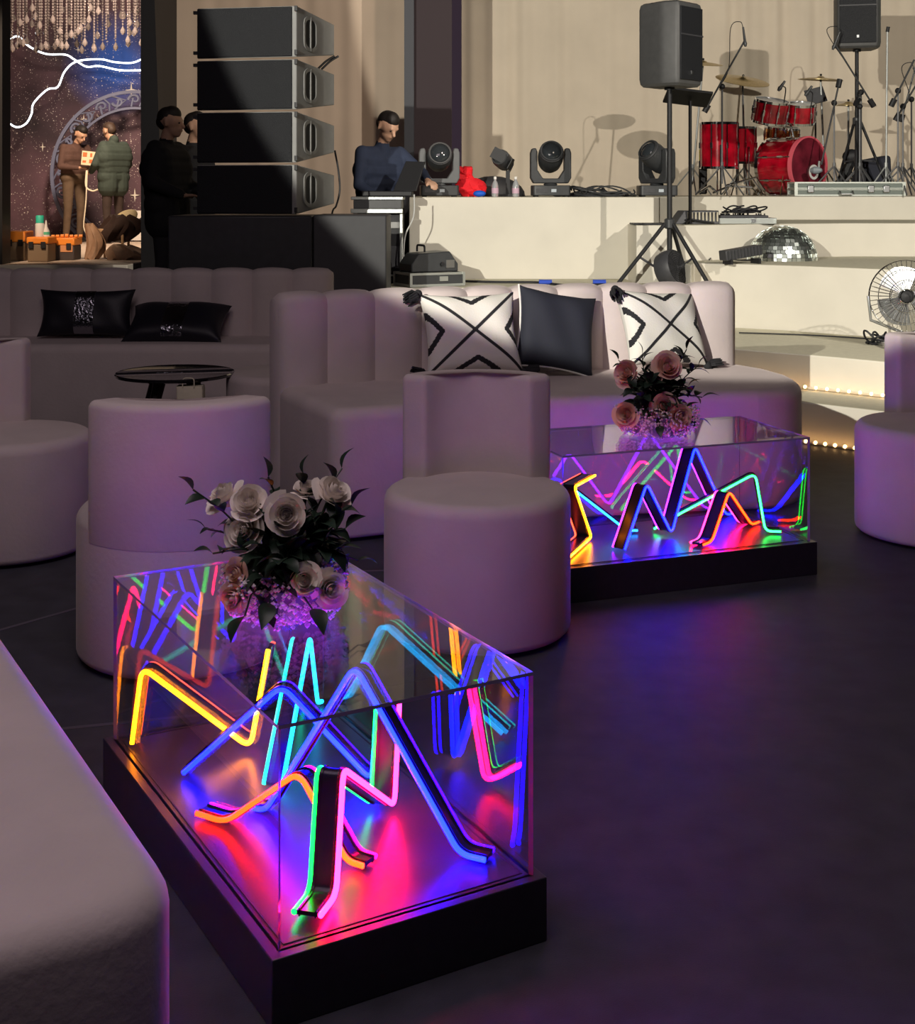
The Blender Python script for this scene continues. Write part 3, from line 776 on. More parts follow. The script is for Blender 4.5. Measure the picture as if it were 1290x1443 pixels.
# --------- line array modules (front face then side face)
rows = [(8,81,35,78),(83,155,105,148),(157,230,177,215),(232,303,247,287)]
fx1, fx0, rx1 = V((-1.0925,9.0,0)), V((-1.794,9.14,0)), V((-.893,9.62,0))
rx0 = fx0+(rx1-fx1)
def zy(py, Y): return H-(py-HZ)/F*Y
names = ['top','second from the top','third from the top','lowest']
for i, (a, b, c, d) in enumerate(rows):
    zt, zb_, zrt, zrb = zy(a,9.0), zy(b,9.0)+.004, zy(c,9.62), zy(d,9.62)
    t = thing('array_speaker', 'black line array loudspeaker with grey side, %s of the stack of four' % names[i], 'speaker', V((-1.3,9.35,zb_)), 0, 'stacked line array loudspeakers')
    mb = MB(); vs = [fx0+V((0,0,zb_)), fx1+V((0,0,zb_)), rx1+V((0,0,zrb)), rx0+V((0,0,zrb)), fx0+V((0,0,zt)), fx1+V((0,0,zt)), rx1+V((0,0,zrt)), rx0+V((0,0,zrt))]
    mb.add(vs, [(0,3,2,1),(4,5,6,7),(0,1,5,4),(1,2,6,5),(2,3,7,6),(3,0,4,7)])
    obj('cabinet', mb, CABG, t, bevel=.006)
    nf = (fx1-fx0).normalized(); out = V((nf.y, -nf.x, 0))
    mb = MB(); e = out*.012; g0, g1 = fx0+nf*.004+out*.001, fx1-nf*.03+out*.001
    mb.add([g0+V((0,0,zb_+.006)), g1+V((0,0,zb_+.006)), g1+V((0,0,zt-.006)), g0+V((0,0,zt-.006)), g0+e+V((0,0,zb_+.006)), g1+e+V((0,0,zb_+.006)), g1+e+V((0,0,zt-.006)), g0+e+V((0,0,zt-.006))],
           [(0,1,2,3),(4,7,6,5),(0,4,5,1),(1,5,6,2),(2,6,7,3),(3,7,4,0)])
    obj('front_grill', mb, GRILL, t, bevel=.004)
    # left flank, in black
    # oval grab handle on the grey side
    s = (rx1-fx1).normalized(); so = V((s.y, -s.x, 0)); zc = (zt+zb_)/2*.6+(zrt+zrb)/2*.4; cc = fx1.lerp(rx1, .33)+V((0,0,zc))+so*.004
    hh, ww = .135*.9, .18*.62
    ov = round_poly([(-ww*1.0,-hh*.75),(-ww*.45,-hh),(ww*.45,-hh),(ww*1.0,-hh*.75),(ww*1.0,hh*.75),(ww*.45,hh),(-ww*.45,hh),(-ww*1.0,hh*.75)], .03, 3)
    def ring(k, dd): return [cc+s*(x*k)+V((0,0,y*k))+so*dd for x, y in ov]
    mb = MB(); mb.rings([ring(1,0), ring(1,.008), ring(.8,.008), ring(.8,.001)], close0=False, close1=False)
    mb.box((0,0,0), (.014,.012,hh*1.9), M=Matrix.Translation(cc+so*.004) @ Matrix.Rotation(math.atan2(s.y, s.x), 4, 'Z'))
    hd = obj('handle', mb, mat('pale_grey_metal', (.26,.26,.25), .5), t)
    mb = MB(); mb.rings([ring(.82,-.001), ring(.82,.002)]); obj('handle_recess', mb, HOLE, t, smooth=0)
    # rigging fittings
    mb = MB()
    for p in (fx1+V((0,0,zt-.02)), fx1+V((0,0,zb_+.03))): mb.box(p+out*.012, (.02,.03,.035))
    for p in (fx0+V((0,0,zt-.03)), fx0+V((0,0,zb_+.04))): mb.box(p-nf*.01, (.03,.03,.022))
    obj('rigging_pin', mb, BLACK, t)
for i, zz in enumerate((.0, .655)):
    z1 = zz+.652; 
    mb = MB().box((-1.478, 9.32, (zz+z1)/2), (.98, .62, z1-zz-.002)); single('subwoofer', mb, DGREY if i < 0 else BLACKP, ['lower','upper'][i]+' black subwoofer of the two under the line array stack', 'speaker', 'black subwoofers under the array', bevel=.012)
mb = MB().box((-.735, 9.36, .655), (.50, .62, 1.308)); single('speaker_cabinet', mb, mat('charcoal_cabinet', (.055,.055,.06), .6, noise=.05), 'dark grey speaker cabinet right of the line array, behind the sofa', 'speaker', bevel=.01)
# loose cables behind the array
mb = MB(); mb.tube(bez([(-.90,9.70,2.46),(-.96,9.68,2.42),(-1.02,9.66,2.36)],6), .008, 6); mb.tube(bez([(-.87,9.70,2.46),(-.93,9.68,2.42),(-.99,9.66,2.36)],6), .008, 6)
single('link_cable', mb, BLACK, 'short black link cables between the top two array speakers', 'cable')
mb = MB().tube(bez([W(472,212,9.72),W(477,240,9.74),W(479,268,9.74),W(474,290,9.72),W(468,302,9.70),V((-.95,9.72,1.0)),V((-.95,9.74,.02))],6), .007, 6)
single('link_cable', mb, BLACK, 'black cable bulging out behind the lowest array speaker', 'cable')

# --------- DJ desk, rack, laptop
D0 = W(500,274,10.7); D1 = W(592,274,10.7)
t = thing('equipment_rack', 'rolling rack case with work surface where the man in the blue sweater works', 'rack', V(((D0.x+D1.x)/2-.05, 11.0, .42)))
def bxp(name, x0, x1, y0, y1, z0, z1, m, par, bv=.004):
    return obj(name, MB().box(((x0+x1)/2,(y0+y1)/2,(z0+z1)/2), (x1-x0,y1-y0,z1-z0)), m, par, bevel=bv)
xl, xr = -.84, -.43
bxp('work_surface', xl, xr, 10.45, 10.93, 1.405, 1.43, ALU, t)
bxp('work_surface_edge', xl, xr, 10.42, 10.448, 1.30, 1.335, ALU, t)
bxp('drawer', xl+.02, xr-.01, 10.45, 10.93, 1.335, 1.404, BLACKP, t)
for x in (-.70, -.445): bxp('post', x-.012, x+.012, 10.46, 10.49, .42, 1.30, ALU, t)
bxp('rack_body', -.70, -.44, 10.5, 10.93, .47, 1.29, BLACK, t)
for k, (z0, z1, m) in enumerate(((1.18,1.23,CABG),(.86,1.04,DGREY),(.80,.815,ALU))):
    bxp('rack_unit', -.695, -.445, 10.485, 10.5, z0, z1, m, t)
for x in (-.66,-.48):
    for y in (10.55,10.88): obj('caster', MB().lathe([(.02,-.012),(.03,-.008),(.03,.008),(.02,.012)], (x,y,.45), (1,0,0), 16), BLACK, t)
for x in (-.82,): bxp('post', x-.012, x+.012, 10.6, 10.63, .42, 1.335, ALU, t)
# laptop-like console
t = thing('lighting_console', 'black console with tilted screen on the rack, before the man', 'console', V((-.60,10.75,1.432)))
mb = MB(); a, b = W(528,262,10.66), W(592,272,10.66)
mb.prism([(-.76,10.5),(-.36,10.5),(-.36,10.90),(-.76,10.90)], 1.432, 1.475); obj('keyboard_base', mb, BLACK, t, bevel=.008)
A0, A1 = V((-.52,10.86,1.475)), V((-.33,10.80,1.475)); up = V((.07,.10,.245))
A2 = A1+up*.98; A3 = A0+up+V((.03,0,0))
mb = MB(); q = V((-.01,-.03,0))*.7; mb.add([A0,A1,A2,A3,A0+q,A1+q,A2+q,A3+q], [(0,1,2,3),(4,7,6,5),(0,4,5,1),(1,5,6,2),(2,6,7,3),(3,7,4,0)])
obj('screen', mb, BLACK, t, bevel=.004)

# --------- moving heads
LENS = mat('lens_glass', (.03,.035,.04), .05, coat=1.)
MHG = mat('moving_head_grey', (.12,.125,.13), .4, noise=.05)
LCD = mat('lcd_panel', (.5,.55,.6), .3)
def moving_head(label, loc, rz, pan, tilt, body, scale=1.):
    t = thing('moving_head_light', label, 'stage light', loc, rz, 'moving head stage lights'); t.scale = (scale,)*3
    obj('base', MB().prism(round_poly([(-.19,-.16),(.19,-.16),(.19,.16),(-.19,.16)], .03, 3), .012, .115), BLACKP, t, world=False, bevel=.008)
    for x in (-.15,.15):
        for y in (-.12,.12): obj('foot', MB().lathe([(.018,0),(.02,.014)], (x,y,0), seg=10), BLACK, t, world=False)
    d = obj('display', MB().box((.02,-.163,.062), (.05,.006,.03)), LCD, t, world=False)
    obj('control_panel', MB().box((-.10,-.162,.062), (.11,.004,.04)), DGREY, t, world=False)
    Rm = Matrix.Rotation(pan, 4, 'Z')
    yo = MB(); yo.lathe([(.07,.115),(.07,.135)], seg=20)
    # U-shaped yoke
    prof = [(-.205,.44),(-.19,.485),(-.15,.49),(-.135,.45),(-.135,.27),(-.08,.185),(.08,.185),(.135,.27),(.135,.45),(.15,.49),(.19,.485),(.205,.44),(.205,.19),(.175,.135),(-.175,.135),(-.205,.19)]
    P = [[V((x, y, z)) for x, z in prof] for y in (-.065, .065)]
    yo.rings(P, 0, M=None)
    yo.v = [Rm @ p for p in yo.v]
    obj('yoke', yo, body, t, world=False, bevel=.012)
    hm = MB(); hm.lathe([(.05,-.17),(.09,-.16),(.115,-.10),(.128,0),(.128,.08),(.115,.14),(.112,.165),(.098,.165),(.095,.15),(.0,.15)], (0,0,0), (0,-1,0), 28)
    Hm = Matrix.Translation((0,0,.39)) @ Rm @ Matrix.Rotation(tilt, 4, 'X')
    hm.v = [Hm @ p for p in hm.v]
    hd = obj('head', hm, BLACKP, t, world=False)
    lm = MB(); lm.lathe([(.094,.150),(.08,.170),(.05,.183),(0.001,.188)], (0,0,0), (0,-1,0), 28); lm.v = [Hm @ p for p in lm.v]
    l = obj('lens', lm, LENS, hd, world=False)
    lm = MB(); lm.lathe([(.117,.13),(.121,.135),(.121,.145),(.117,.15)], (0,0,0), (0,-1,0), 28); lm.v = [Hm @ p for p in lm.v]
    obj('lens_ring', lm, DGREY, hd, world=False)
    return t
p = W(619,270,11.5); moving_head('grey moving head light nearest the working man, on the stage deck', (p.x,11.5,ZS), .08, 0, -.3, MHG, .86)
p = W(776,270,11.5); moving_head('black moving head light in the middle of the stage front', (p.x,11.5,ZS), .02, .0, -.45, BLACKP, .86)
p = W(926,270,11.6); moving_head('black moving head light behind the tripod speaker pole, turned sideways', (p.x,11.6,ZS), .0, -.95, -.6, BLACKP, .86)

# --------- small stage clutter
REDC = mat('red_fabric', (.75,.01,.02), .8, bump=.5, bscale=20)
c = W(660,270,11.75); c.z = ZS
mb = MB(); rn = random.Random(3); mb.ell(c+V((0,0,.09)), (.12,.09,.10), 20, 12)
mb.ell(c+V((-.04,0,.20)), (.09,.06,.075), 20, 12); mb.ell(c+V((.07,0,.07)), (.09,.08,.075), 16, 10)
for i, p in enumerate(mb.v): p += V((math.sin(p.z*70+p.x*30)+math.sin(p.x*95+p.z*40), math.sin(p.z*120+p.x*50), math.cos(p.x*60)+.7*math.sin(p.x*110+p.z*60)))*.011
single('red_jacket', mb, REDC, 'crumpled red jacket lying on the stage deck beside the grey moving head', 'clothes')
c = W(676,268,11.3); c.z = ZS
mb = MB(); mb.ell(c+V((0,0,.028)), (.055,.04,.028), 16, 8)
single('blue_pouch', mb, mat('blue_fabric', (.01,.10,.6), .6), 'small blue bundle in front of the red jacket', 'bundle')
c = W(695,262,12.3); c.z = ZS
mb = MB(); mb.ell(c+V((0,0,.0)), (.30,.12,.19), 20, 12)
mb.v = [V((p.x, p.y, max(p.z, ZS))) for p in mb.v]
single('equipment_bag', mb, DGREY, 'dark slumped bag behind the small clamp light', 'bag')
WATER = mat('clear_bottle_plastic', (.75,.78,.82), .1, trans=.6)
for (px, lab) in ((698,'small clear bottle left of the clamp light on the stage'), (727,'small clear water bottle with pinkish label right of the clamp light')):
    c = W(px,270,11.25); c.z = ZS
    t = thing('water_bottle', lab, 'bottle', c, 0, 'bottles on the stage deck')
    obj('bottle_body', MB().lathe([(.024,0),(.03,.01),(.03,.09),(.022,.12),(.011,.14),(.011,.155)], seg=16), WATER, t, world=False)
    obj('cap', MB().lathe([(.013,.15),(.013,.172)], seg=12), WHITEC, t, world=False)
    obj('bottle_label', MB().lathe([(.0305,.03),(.0308,.03),(.0308,.075),(.0305,.075)], seg=16), mat('pale_pink_label', (.6,.4,.5), .6), t, world=False)
# clamp light
c = W(716,272,11.6); c.z = ZS
t = thing('clamp_light', 'small black spotlight on a short clamp stand between the two front moving heads', 'stage light', c)
mb = MB(); mb.box((0,0,.012), (.14,.12,.02)); mb.box((0,0,.12), (.035,.03,.22)); mb.tube([(0,0,.2),(.04,0,.28),(.045,0,.33)], .012, 8); obj('clamp', mb, BLACK, t, world=False)
Mx = Matrix.Translation((-.045,0,.32)) @ Matrix.Rotation(.5, 4, 'Y') @ Matrix.Rotation(-.2, 4, 'Z')
mb = MB(); mb.lathe([(.04,-.09),(.075,-.07),(.08,.05),(.07,.09),(.06,.09),(.055,.07),(0,.07)], axis=(-.3,-1,.1), seg=20); mb.v = [Mx @ p for p in mb.v]; obj('lamp_head', mb, BLACKP, t, world=False)
mb = MB(); mb.box((-.03,-.09,.02),(.14,.008,.10)); mb.box((.09,-.06,0),(.008,.12,.10)); mb.v = [Mx @ p for p in mb.v]; obj('barn_door', mb, BLACK, t, world=False)
# cable heaps
def heap(label, c, rx, ry, h, n, m, seed_=1, name='cable_heap'):
    rn = random.Random(seed_); mb = MB()
    for k in range(n):
        a0 = rn.uniform(0, 6); pts = []
        rxx, ryy = rx*rn.uniform(.35,1), ry*rn.uniform(.35,1); cx_, cy_ = rn.uniform(-.3,.3)*rx, rn.uniform(-.3,.3)*ry; hh = rn.uniform(.1,1)*h
        for j in range(13):
            a = a0+j*.5; pts.append((c[0]+cx_+rxx*math.cos(a), c[1]+cy_+ryy*math.sin(a), c[2]+.008+hh*(.5+.5*math.sin(a*1.7+k))))
        mb.tube(bez(pts, 3), .007, 5)
    return single(name, mb, m, label, 'cable')
c = W(820,272,11.6); c.z = ZS; heap('tangle of black cables on the stage right of the middle moving head', c, .22, .12, .10, 9, BLACK, 2)
c = W(852,274,11.3); c.z = ZS; heap('heap of grey and black cables at the stage edge before the drums shadow', c, .22, .10, .09, 9, BLACKP, 5)
# --------- floor light on flight case
c = W(605,386,10.15); c.z = .752
t = thing('flight_case', 'low flight case with silver edges under the black floor light', 'case', c, .0)
cb = MB().box((0,0,.055), (.44,.30,.085)); obj('case_body', cb, BLACKP, t, world=False)
mb = MB()
for z in (.012,.098): mb.box((0,-.15,z),(.45,.012,.018)); mb.box((0,.15,z),(.45,.012,.018)); mb.box((.22,0,z),(.012,.31,.018)); mb.box((-.22,0,z),(.012,.31,.018))
for x in (-.22,.22):
    for y in (-.15,.15): mb.box((x,y,.055),(.02,.02,.10))
obj('metal_edge', mb, ALU, t, world=False); obj('latch', MB().box((.05,-.155,.06),(.07,.012,.035)), ALU, t, world=False)
t.rotation_euler.z = .45
c2_ = c+V((0,0,.109))
t = thing('floor_light', 'black wedge-shaped floor light standing on the silver-edged case', 'stage light', c2_, .45)
P = [(-.20,0),(-.20,.06),(-.14,.14),(.12,.155),(.19,.06),(.19,0)]
mb = MB(); mb.rings([[V((x,y,z)) for x, z in P] for y in (-.12,.12)]); obj('housing', mb, BLACKP, t, world=False, bevel=.01)
mb = MB().tube(fillet([(-.07,-.07,.15),(-.07,-.07,.20),(-.07,.07,.20),(-.07,.07,.15)],.03), .008, 8); obj('carry_handle', mb, BLACK, t, world=False)
obj('socket_panel', MB().box((.12,-.123,.06),(.07,.008,.06)), STEEL, t, world=False); obj('knob', MB().lathe([(.015,0),(.015,.02)], (.05,-.12,.06), (0,-1,0), 12), BLACK, t, world=False)
# cable down the rack side and along the side platform
mb = MB().tube(bez([W(584,274,10.42),W(583,305,10.42),W(572,330,10.41),W(569,355,10.40),W(570,372,10.39)],6), .006, 6)
single('hanging_cable', mb, mat('pale_cable', (.5,.5,.48), .5), 'thin pale cable hanging down beside the rack', 'cable')
def onz(px, py, z): return G(px, py, z)
mb = MB().tube(bez([onz(650,392.5,.762)+V((0,-.3,0)), onz(700,395,.762)+V((0,-.2,0)), onz(760,398,.762), onz(800,402,.762), onz(850,401,.762), onz(880,403,.762)],6), .009, 6)
single('floor_cable', mb, BLACK, 'black cable running along the platform behind the pale sofa', 'cable')
for px in (769, 845):
    q = onz(px,399.5,.762)
    single('cable_connector', MB().tube([q+V((-.05,0,.012)), q+V((.05,0,.012))], .018, 10), mat('blue_connector', (.03,.08,.5), .4), 'blue cable connector lying %s' % ('nearer the cased floor light' if px < 800 else 'nearer the speaker tripod'), 'connector', 'blue connectors behind the sofa')

# --------- tripod speakers
def pa(label, lab2, c, zb_, h, w, d, rz, zbase, hub, legs, px=None, spread=.42):
    t = thing('loudspeaker', label, 'speaker', V((c.x, c.y, zb_)), rz)
    out = round_poly([(-w*.36,d*.5),(-w*.5,-d*.15),(-w*.42,-d*.5),(w*.42,-d*.5),(w*.5,-d*.15),(w*.36,d*.5)], .03, 4)
    mb = MB(); R = []
    A_ = out if sum(out[i-1][0]*out[i][1]-out[i][0]*out[i-1][1] for i in range(len(out))) > 0 else out[::-1]
    for z, k in ((0,.03),(.02,.008),(.06,0),(h-.05,0),(h-.015,.01),(h,.035)): R.append([V((x,y,z)) for x, y in offs(A_, k)])
    mb.rings(R); obj('cabinet', mb, mat('speaker_grey_plastic', (.075,.075,.075), .5, noise=.08), t, world=False)
    mb = MB().box((0,-d*.5-.004,h*.5+.0), (w*.76,.012,h*.86)); obj('grill', mb, GRILL, t, world=False, bevel=.005)
    obj('grill_bar', MB().box((0,-d*.5-.012,h*.60),(w*.76,.006,.012)), DGREY, t, world=False)
    obj('badge', MB().box((0,-d*.5-.013,h*.16),(.022,.006,.026)), STEEL, t, world=False)
    obj('pole_socket', MB().lathe([(.04,-.02),(.04,.02)], seg=16), BLACK, t, world=False)
    s = thing('speaker_stand', lab2, 'stand', V((c.x, c.y, zbase)))
    z = zb_-.022-zbase
    obj('pole', MB().tube([(0,0,hub-zbase-.42),(0,0,z)], [.021,.019], 14), BLACK, s, world=False)
    hb = hub-zbase
    obj('hub', MB().lathe([(.03,hb-.04),(.042,hb-.03),(.042,hb+.03),(.03,hb+.04)], seg=16), BLACKP, s, world=False)
    obj('collar', MB().lathe([(.026,hb-.42),(.03,hb-.41),(.03,hb-.37),(.026,hb-.36)], seg=14), BLACKP, s, world=False)
    for a in legs:
        f = V((spread*math.cos(a), spread*math.sin(a), .014)); k = V((.035*math.cos(a), .035*math.sin(a), hb))
        lg = obj('leg', MB().tube([k, f], .015, 10), BLACK, s, world=False)
        obj('rubber_foot', MB().ell(f, (.024,.024,.014), 10, 6), BLACKP, lg, world=False)
        m_ = k.lerp(f, .55); obj('brace', MB().tube([(.02*math.cos(a),.02*math.sin(a),hb-.39), m_], .009, 8), DGREY, s, world=False)
    return t
c = W(944,270,10.15); pa('black loudspeaker on the nearer tripod, left of the drum kit', 'black tripod stand behind the pale sofa, holding the left loudspeaker', c, H+.797, .64, .40, .38, math.radians(48), .752, 1.225, (PI*1.02, -.9, .9+.15), spread=.40)
c = W(1208,270,13.3); pa('black loudspeaker cut by the top edge, right of the drum kit', 'tripod stand on the stage deck right of the drums', c, H+1.422, .70, .46, .40, math.radians(-14), ZS, ZS+.75, (-1.9, -.1, 2.0), spread=.33)
# music stand
c = W(973,270,10.75)
t = thing('music_stand', 'black music stand tray right behind the left speaker pole', 'stand', V((c.x, c.y, 1.205)))
obj('pole', MB().tube([(0,0,.0),(0,0,1.0)], .014, 12), BLACK, t, world=False)
obj('tray', MB().box((0,0,0),(.36,.02,.24), M=Matrix.Translation((-.02,0,1.03)) @ Matrix.Rotation(.12,4,'Y') @ Matrix.Rotation(1.15,4,'X')), BLACK, t, world=False)
for a in (0, 2.1, 4.2): obj('leg', MB().tube([(0,0,.04),(.2*math.cos(a+.2),.14*math.sin(a+.2),.01)], .009, 8), BLACK, t, world=False)
# gear on the step block: heater-like amp, case with mixer
c = W(980,310,10.9); c.z = 1.205
t = thing('audio_rack_unit', 'small dark unit with ribbed silver front on the cream block', 'amplifier', c, .1)
obj('unit_body', MB().add([(-.20,-.12,0),(.17,-.12,0),(.17,.12,0),(-.20,.12,0),(-.12,-.10,.11),(.17,-.10,.11),(.17,.10,.11),(-.12,.10,.11)], [(0,3,2,1),(4,5,6,7),(0,1,5,4),(1,2,6,5),(2,3,7,6),(3,0,4,7)]), DGREY, t, world=False, bevel=.006)
mb = MB()
for k in range(9): mb.box((-.09+.03*k,-.12,.06),(.010,.02,.075))
obj('rib', mb, mat('pale_rib', (.55,.5,.38), .5), t, world=False)
c = W(1045,306,11.0); c.z = 1.205
t = thing('mixer_case', 'shallow silver-edged case with a mixer and cables, on the cream block', 'case', c, -.05)
obj('case_tray', MB().box((0,0,.025),(.52,.34,.05)), ALU, t, world=False, bevel=.004)
obj('mixer_panel', MB().box((.0,0,.06),(.40,.26,.02)), DGREY, t, world=False, bevel=.004)
mb = MB(); rn = random.Random(8)
for k in range(30): mb.lathe([(.006,.07),(.006,.085)], (rn.uniform(-.18,.18), rn.uniform(-.11,.11), 0), seg=8)
obj('mixer_knob', mb, BLACK, t, world=False)['kind'] = 'stuff'
obj('latch', MB().box((.07,-.175,.028),(.04,.01,.03)), STEEL, t, world=False)
heap('thin black cables heaped on the mixer case', c+V((0,0,.085)), .19, .10, .06, 8, BLACK, 9)
# board under the stand on the block's corner
mb = MB().box((1.53,10.62,1.2125),(.27,.28,.012)); single('black_board', mb, BLACK, 'thin black board on the corner of the cream block behind the tripod', 'board')
# black drum fan
c = W(947,378,9.98); 
t = thing('floor_fan', 'black round floor fan leaning behind the right half of the pale sofa', 'fan', V((c.x, c.y, .752)), 0)
zc = c.z-.752
ax = V((.75,-.6,.28)).normalized()
mb = MB(); mb.lathe([(.09,-.10),(.125,-.08),(.14,-.03),(.14,.03),(.13,.05),(.12,.05)], (0,0,zc), ax, 30); obj('housing', mb, DGREY, t, world=False)
mb = MB()
u_ = ax.orthogonal().normalized(); v_ = ax.cross(u_)
for k in range(7): mb.tube([V((0,0,zc))+ax*.052+(u_*math.cos(a*2*PI/24)+v_*math.sin(a*2*PI/24))*(.02+.017*k) for a in range(24)], .003, 5, cyc=True)
for k in range(12): a = k*PI/6; mb.tube([V((0,0,zc))+ax*.052+(u_*math.cos(a)+v_*math.sin(a))*.02, V((0,0,zc))+ax*.05+(u_*math.cos(a)+v_*math.sin(a))*.13], .003, 5)
obj('front_grill', mb, BLACK, t, world=False)
mb = MB()
for k in range(5):
    a = k*2*PI/5; d1 = u_*math.cos(a)+v_*math.sin(a); d2 = u_*math.cos(a+.7)+v_*math.sin(a+.7); o_ = V((0,0,zc))
    mb.add([o_+d1*.02, o_+d1*.11+ax*.01, o_+d2*.11+ax*.03, o_+d2*.02+ax*.01, o_+d1*.02+ax*.003, o_+d1*.11+ax*.013, o_+d2*.11+ax*.033, o_+d2*.02+ax*.013], [(0,1,2,3),(7,6,5,4),(0,4,5,1),(1,5,6,2),(2,6,7,3),(3,7,4,0)])
obj('fan_blade', mb, BLACKP, t, world=False)
obj('stand', MB().tube(fillet([(-.10,.09,.012),(-.10,-.09,.012),(0,-.02,zc-.12),(.10,-.09,.012),(.10,.09,.012)],.02), .010, 8), BLACK, t, world=False)

# --------- mirror ball and light bar
MIR = None
c = W(1103,362,10.55)
t = thing('mirror_ball', 'half mirror ball resting on the broad cream platform', 'mirror ball', V((c.x, c.y, .928)))
mb = MB(); RB = .272; rn = random.Random(4)
nl = 13
for i in range(nl):
    e0 = -.02+(PI/2*.98)*i/nl; e1 = -.02+(PI/2*.98)*(i+.9)/nl; nn = max(4, int(46*math.cos((e0+e1)/2)))
    for j in range(nn):
        a0, a1 = 2*PI*j/nn, 2*PI*(j+.9)/nn
        em, am = (e0+e1)/2, (a0+a1)/2; nv = V((math.cos(em)*math.cos(am), math.cos(em)*math.sin(am), math.sin(em)))
        nv = (nv+V((rn.uniform(-.13,.13), rn.uniform(-.13,.13), rn.uniform(-.13,.13)))).normalized()
        cc = V((math.cos(em)*math.cos(am), math.cos(em)*math.sin(am), math.sin(em)))*RB
        u_ = V((-math.sin(am), math.cos(am), 0)); u_ = (u_-nv*u_.dot(nv)).normalized(); v_ = nv.cross(u_)
        wu = math.cos(em)*RB*(a1-a0)/2; wv = RB*(e1-e0)/2
        q = [cc+u_*s*wu+v_*r_*wv for s, r_ in ((-1,-1),(1,-1),(1,1),(-1,1))]
        mb.add(q+[p-nv*.006 for p in q], [(0,1,2,3),(7,6,5,4),(0,4,5,1),(1,5,6,2),(2,6,7,3),(3,7,4,0)])
obj('mirror_tile', mb, mat('mirror_glass_tile', (.80,.86,.82), .32, 1.), t, world=False, smooth=0)['kind'] = 'stuff'
core = MB().lathe([(RB*math.cos(a)-.008 if a < 1.5 else .001, max(0,RB*math.sin(a)-.006)) for a in [k*PI/2/12 for k in range(13)]], seg=40)
obj('ball_core', core, mat('ball_core_grey', (.08,.10,.09), .5), t, world=False)
c = W(1046,352,9.95)
t = thing('light_bar', 'dark slatted light bar lying before the mirror ball', 'stage light', V((c.x, c.y, .928)), .45)
Mx = Matrix.Rotation(-.12, 4, 'Y') @ Matrix.Translation((0,0,.085))
mb = MB().box((0,0,0),(.34,.09,.075), M=Mx); obj('bar_body', mb, DGREY, t, world=False, bevel=.006)
mb = MB()
for k in range(11): mb.box((-.15+.03*k,-.048,0),(.008,.008,.07), M=Mx)
obj('slat', mb, BLACKP, t, world=False)
for x in (-.13,.13): obj('bracket', MB().box((x,0,.02-(x*.12)*0),(.02,.10,.04)), BLACK, t, world=False)
mb = MB().tube(bez([G(1000,366,.936), G(1020,352,.936)+V((0,0,.06)), G(1030,364,.936), G(1062,366,.936), G(1080,362,.936)],6), .006, 6)
single('floor_cable', mb, BLACK, 'black cable curling beside the slatted light bar', 'cable')

# --------- chrome cage fan at the right
c = W(1278,418,8.7); zc = c.z-.454
t = thing('cage_fan', 'chrome cage fan standing on the riser step at the right edge', 'fan', V((c.x, c.y, .454)))
ax = V((-.30,-.95,.10)).normalized(); u_ = ax.cross(V((0,0,1))).normalized(); v_ = u_.cross(ax)
O = V((0,0,zc)); RF = .235
mb = MB()
for s, dep in ((1,.075),(-1,.06)):
    for k in range(44):
        a = 2*PI*k/44; dr = u_*math.cos(a)+v_*math.sin(a)
        pts = [O+dr*(RF*math.sin(t_))+ax*(s*dep*math.cos(t_)**.8) for t_ in (.18,.5,.85,1.2,1.5)]
        mb.tube(pts, .0018, 4)
for rr, dd in ((RF,0),(RF*.75,.05),(RF*.45,.068),(RF*.2,.075),(RF*.75,-.04),(RF*.4,-.055)):
    mb.tube([O+(u_*math.cos(a*PI/20)+v_*math.sin(a*PI/20))*rr+ax*dd for a in range(40)], .005 if rr == RF else .0025, 6, cyc=True)
obj('wire_cage', mb, CHROME, t, world=False)
for k in range(3):
    mb = MB(); a0 = k*2*PI/3+.4; R = []
    for i in range(7):
        a = a0+i*.26; d1 = u_*math.cos(a)+v_*math.sin(a); tw = ax*(.035*(i/6-.5))
        R.append([O+d1*.04+tw*.5, O+d1*(.205-.02*abs(i-3)/3)+tw, O+d1*(.205-.02*abs(i-3)/3)+tw+ax*.003, O+d1*.04+tw*.5+ax*.003])
    mb.rings(R); obj('fan_blade', mb, STEEL, t, world=False)
obj('motor_hub', MB().lathe([(.03,-.09),(.05,-.08),(.05,.02),(.035,.04),(.001,.05)], O, ax, 20), BLACK, t, world=False)
mb = MB(); mb.tube([O-u_*RF*1.02, O-u_*RF*.95-V((0,0,.16)), V((-.16,.0,.02))], .011, 8); mb.tube([O+u_*RF*1.02, O+u_*RF*.95-V((0,0,.16)), V((.16,.0,.02))], .011, 8)
mb.tube([(-.17,-.14,.014),(-.16,0,.02),(-.17,.14,.014)], .012, 8); mb.tube([(.17,-.14,.014),(.16,0,.02),(.17,.14,.014)], .012, 8); mb.tube([(-.16,0,.02),(.16,0,.02)], .01, 8)
obj('stand', mb, STEEL, t, world=False)
c = G(1240,486,.454); heap('black power cord coiled at the foot of the chrome fan', V((c.x,c.y+.0,.454)), .085, .06, .09, 6, BLACK, 11, 'power_cord')
mb = MB().tube(bez([G(1041,468.5,.462)+V((0,-.02,0)), G(1120,471,.462)+V((0,-.02,0)), G(1180,474,.462)+V((0,-.02,0)), G(1235,478,.462)],5), .005, 6)
single('floor_cable', mb, BLACK, 'thin dark cable along the back of the riser step', 'cable')
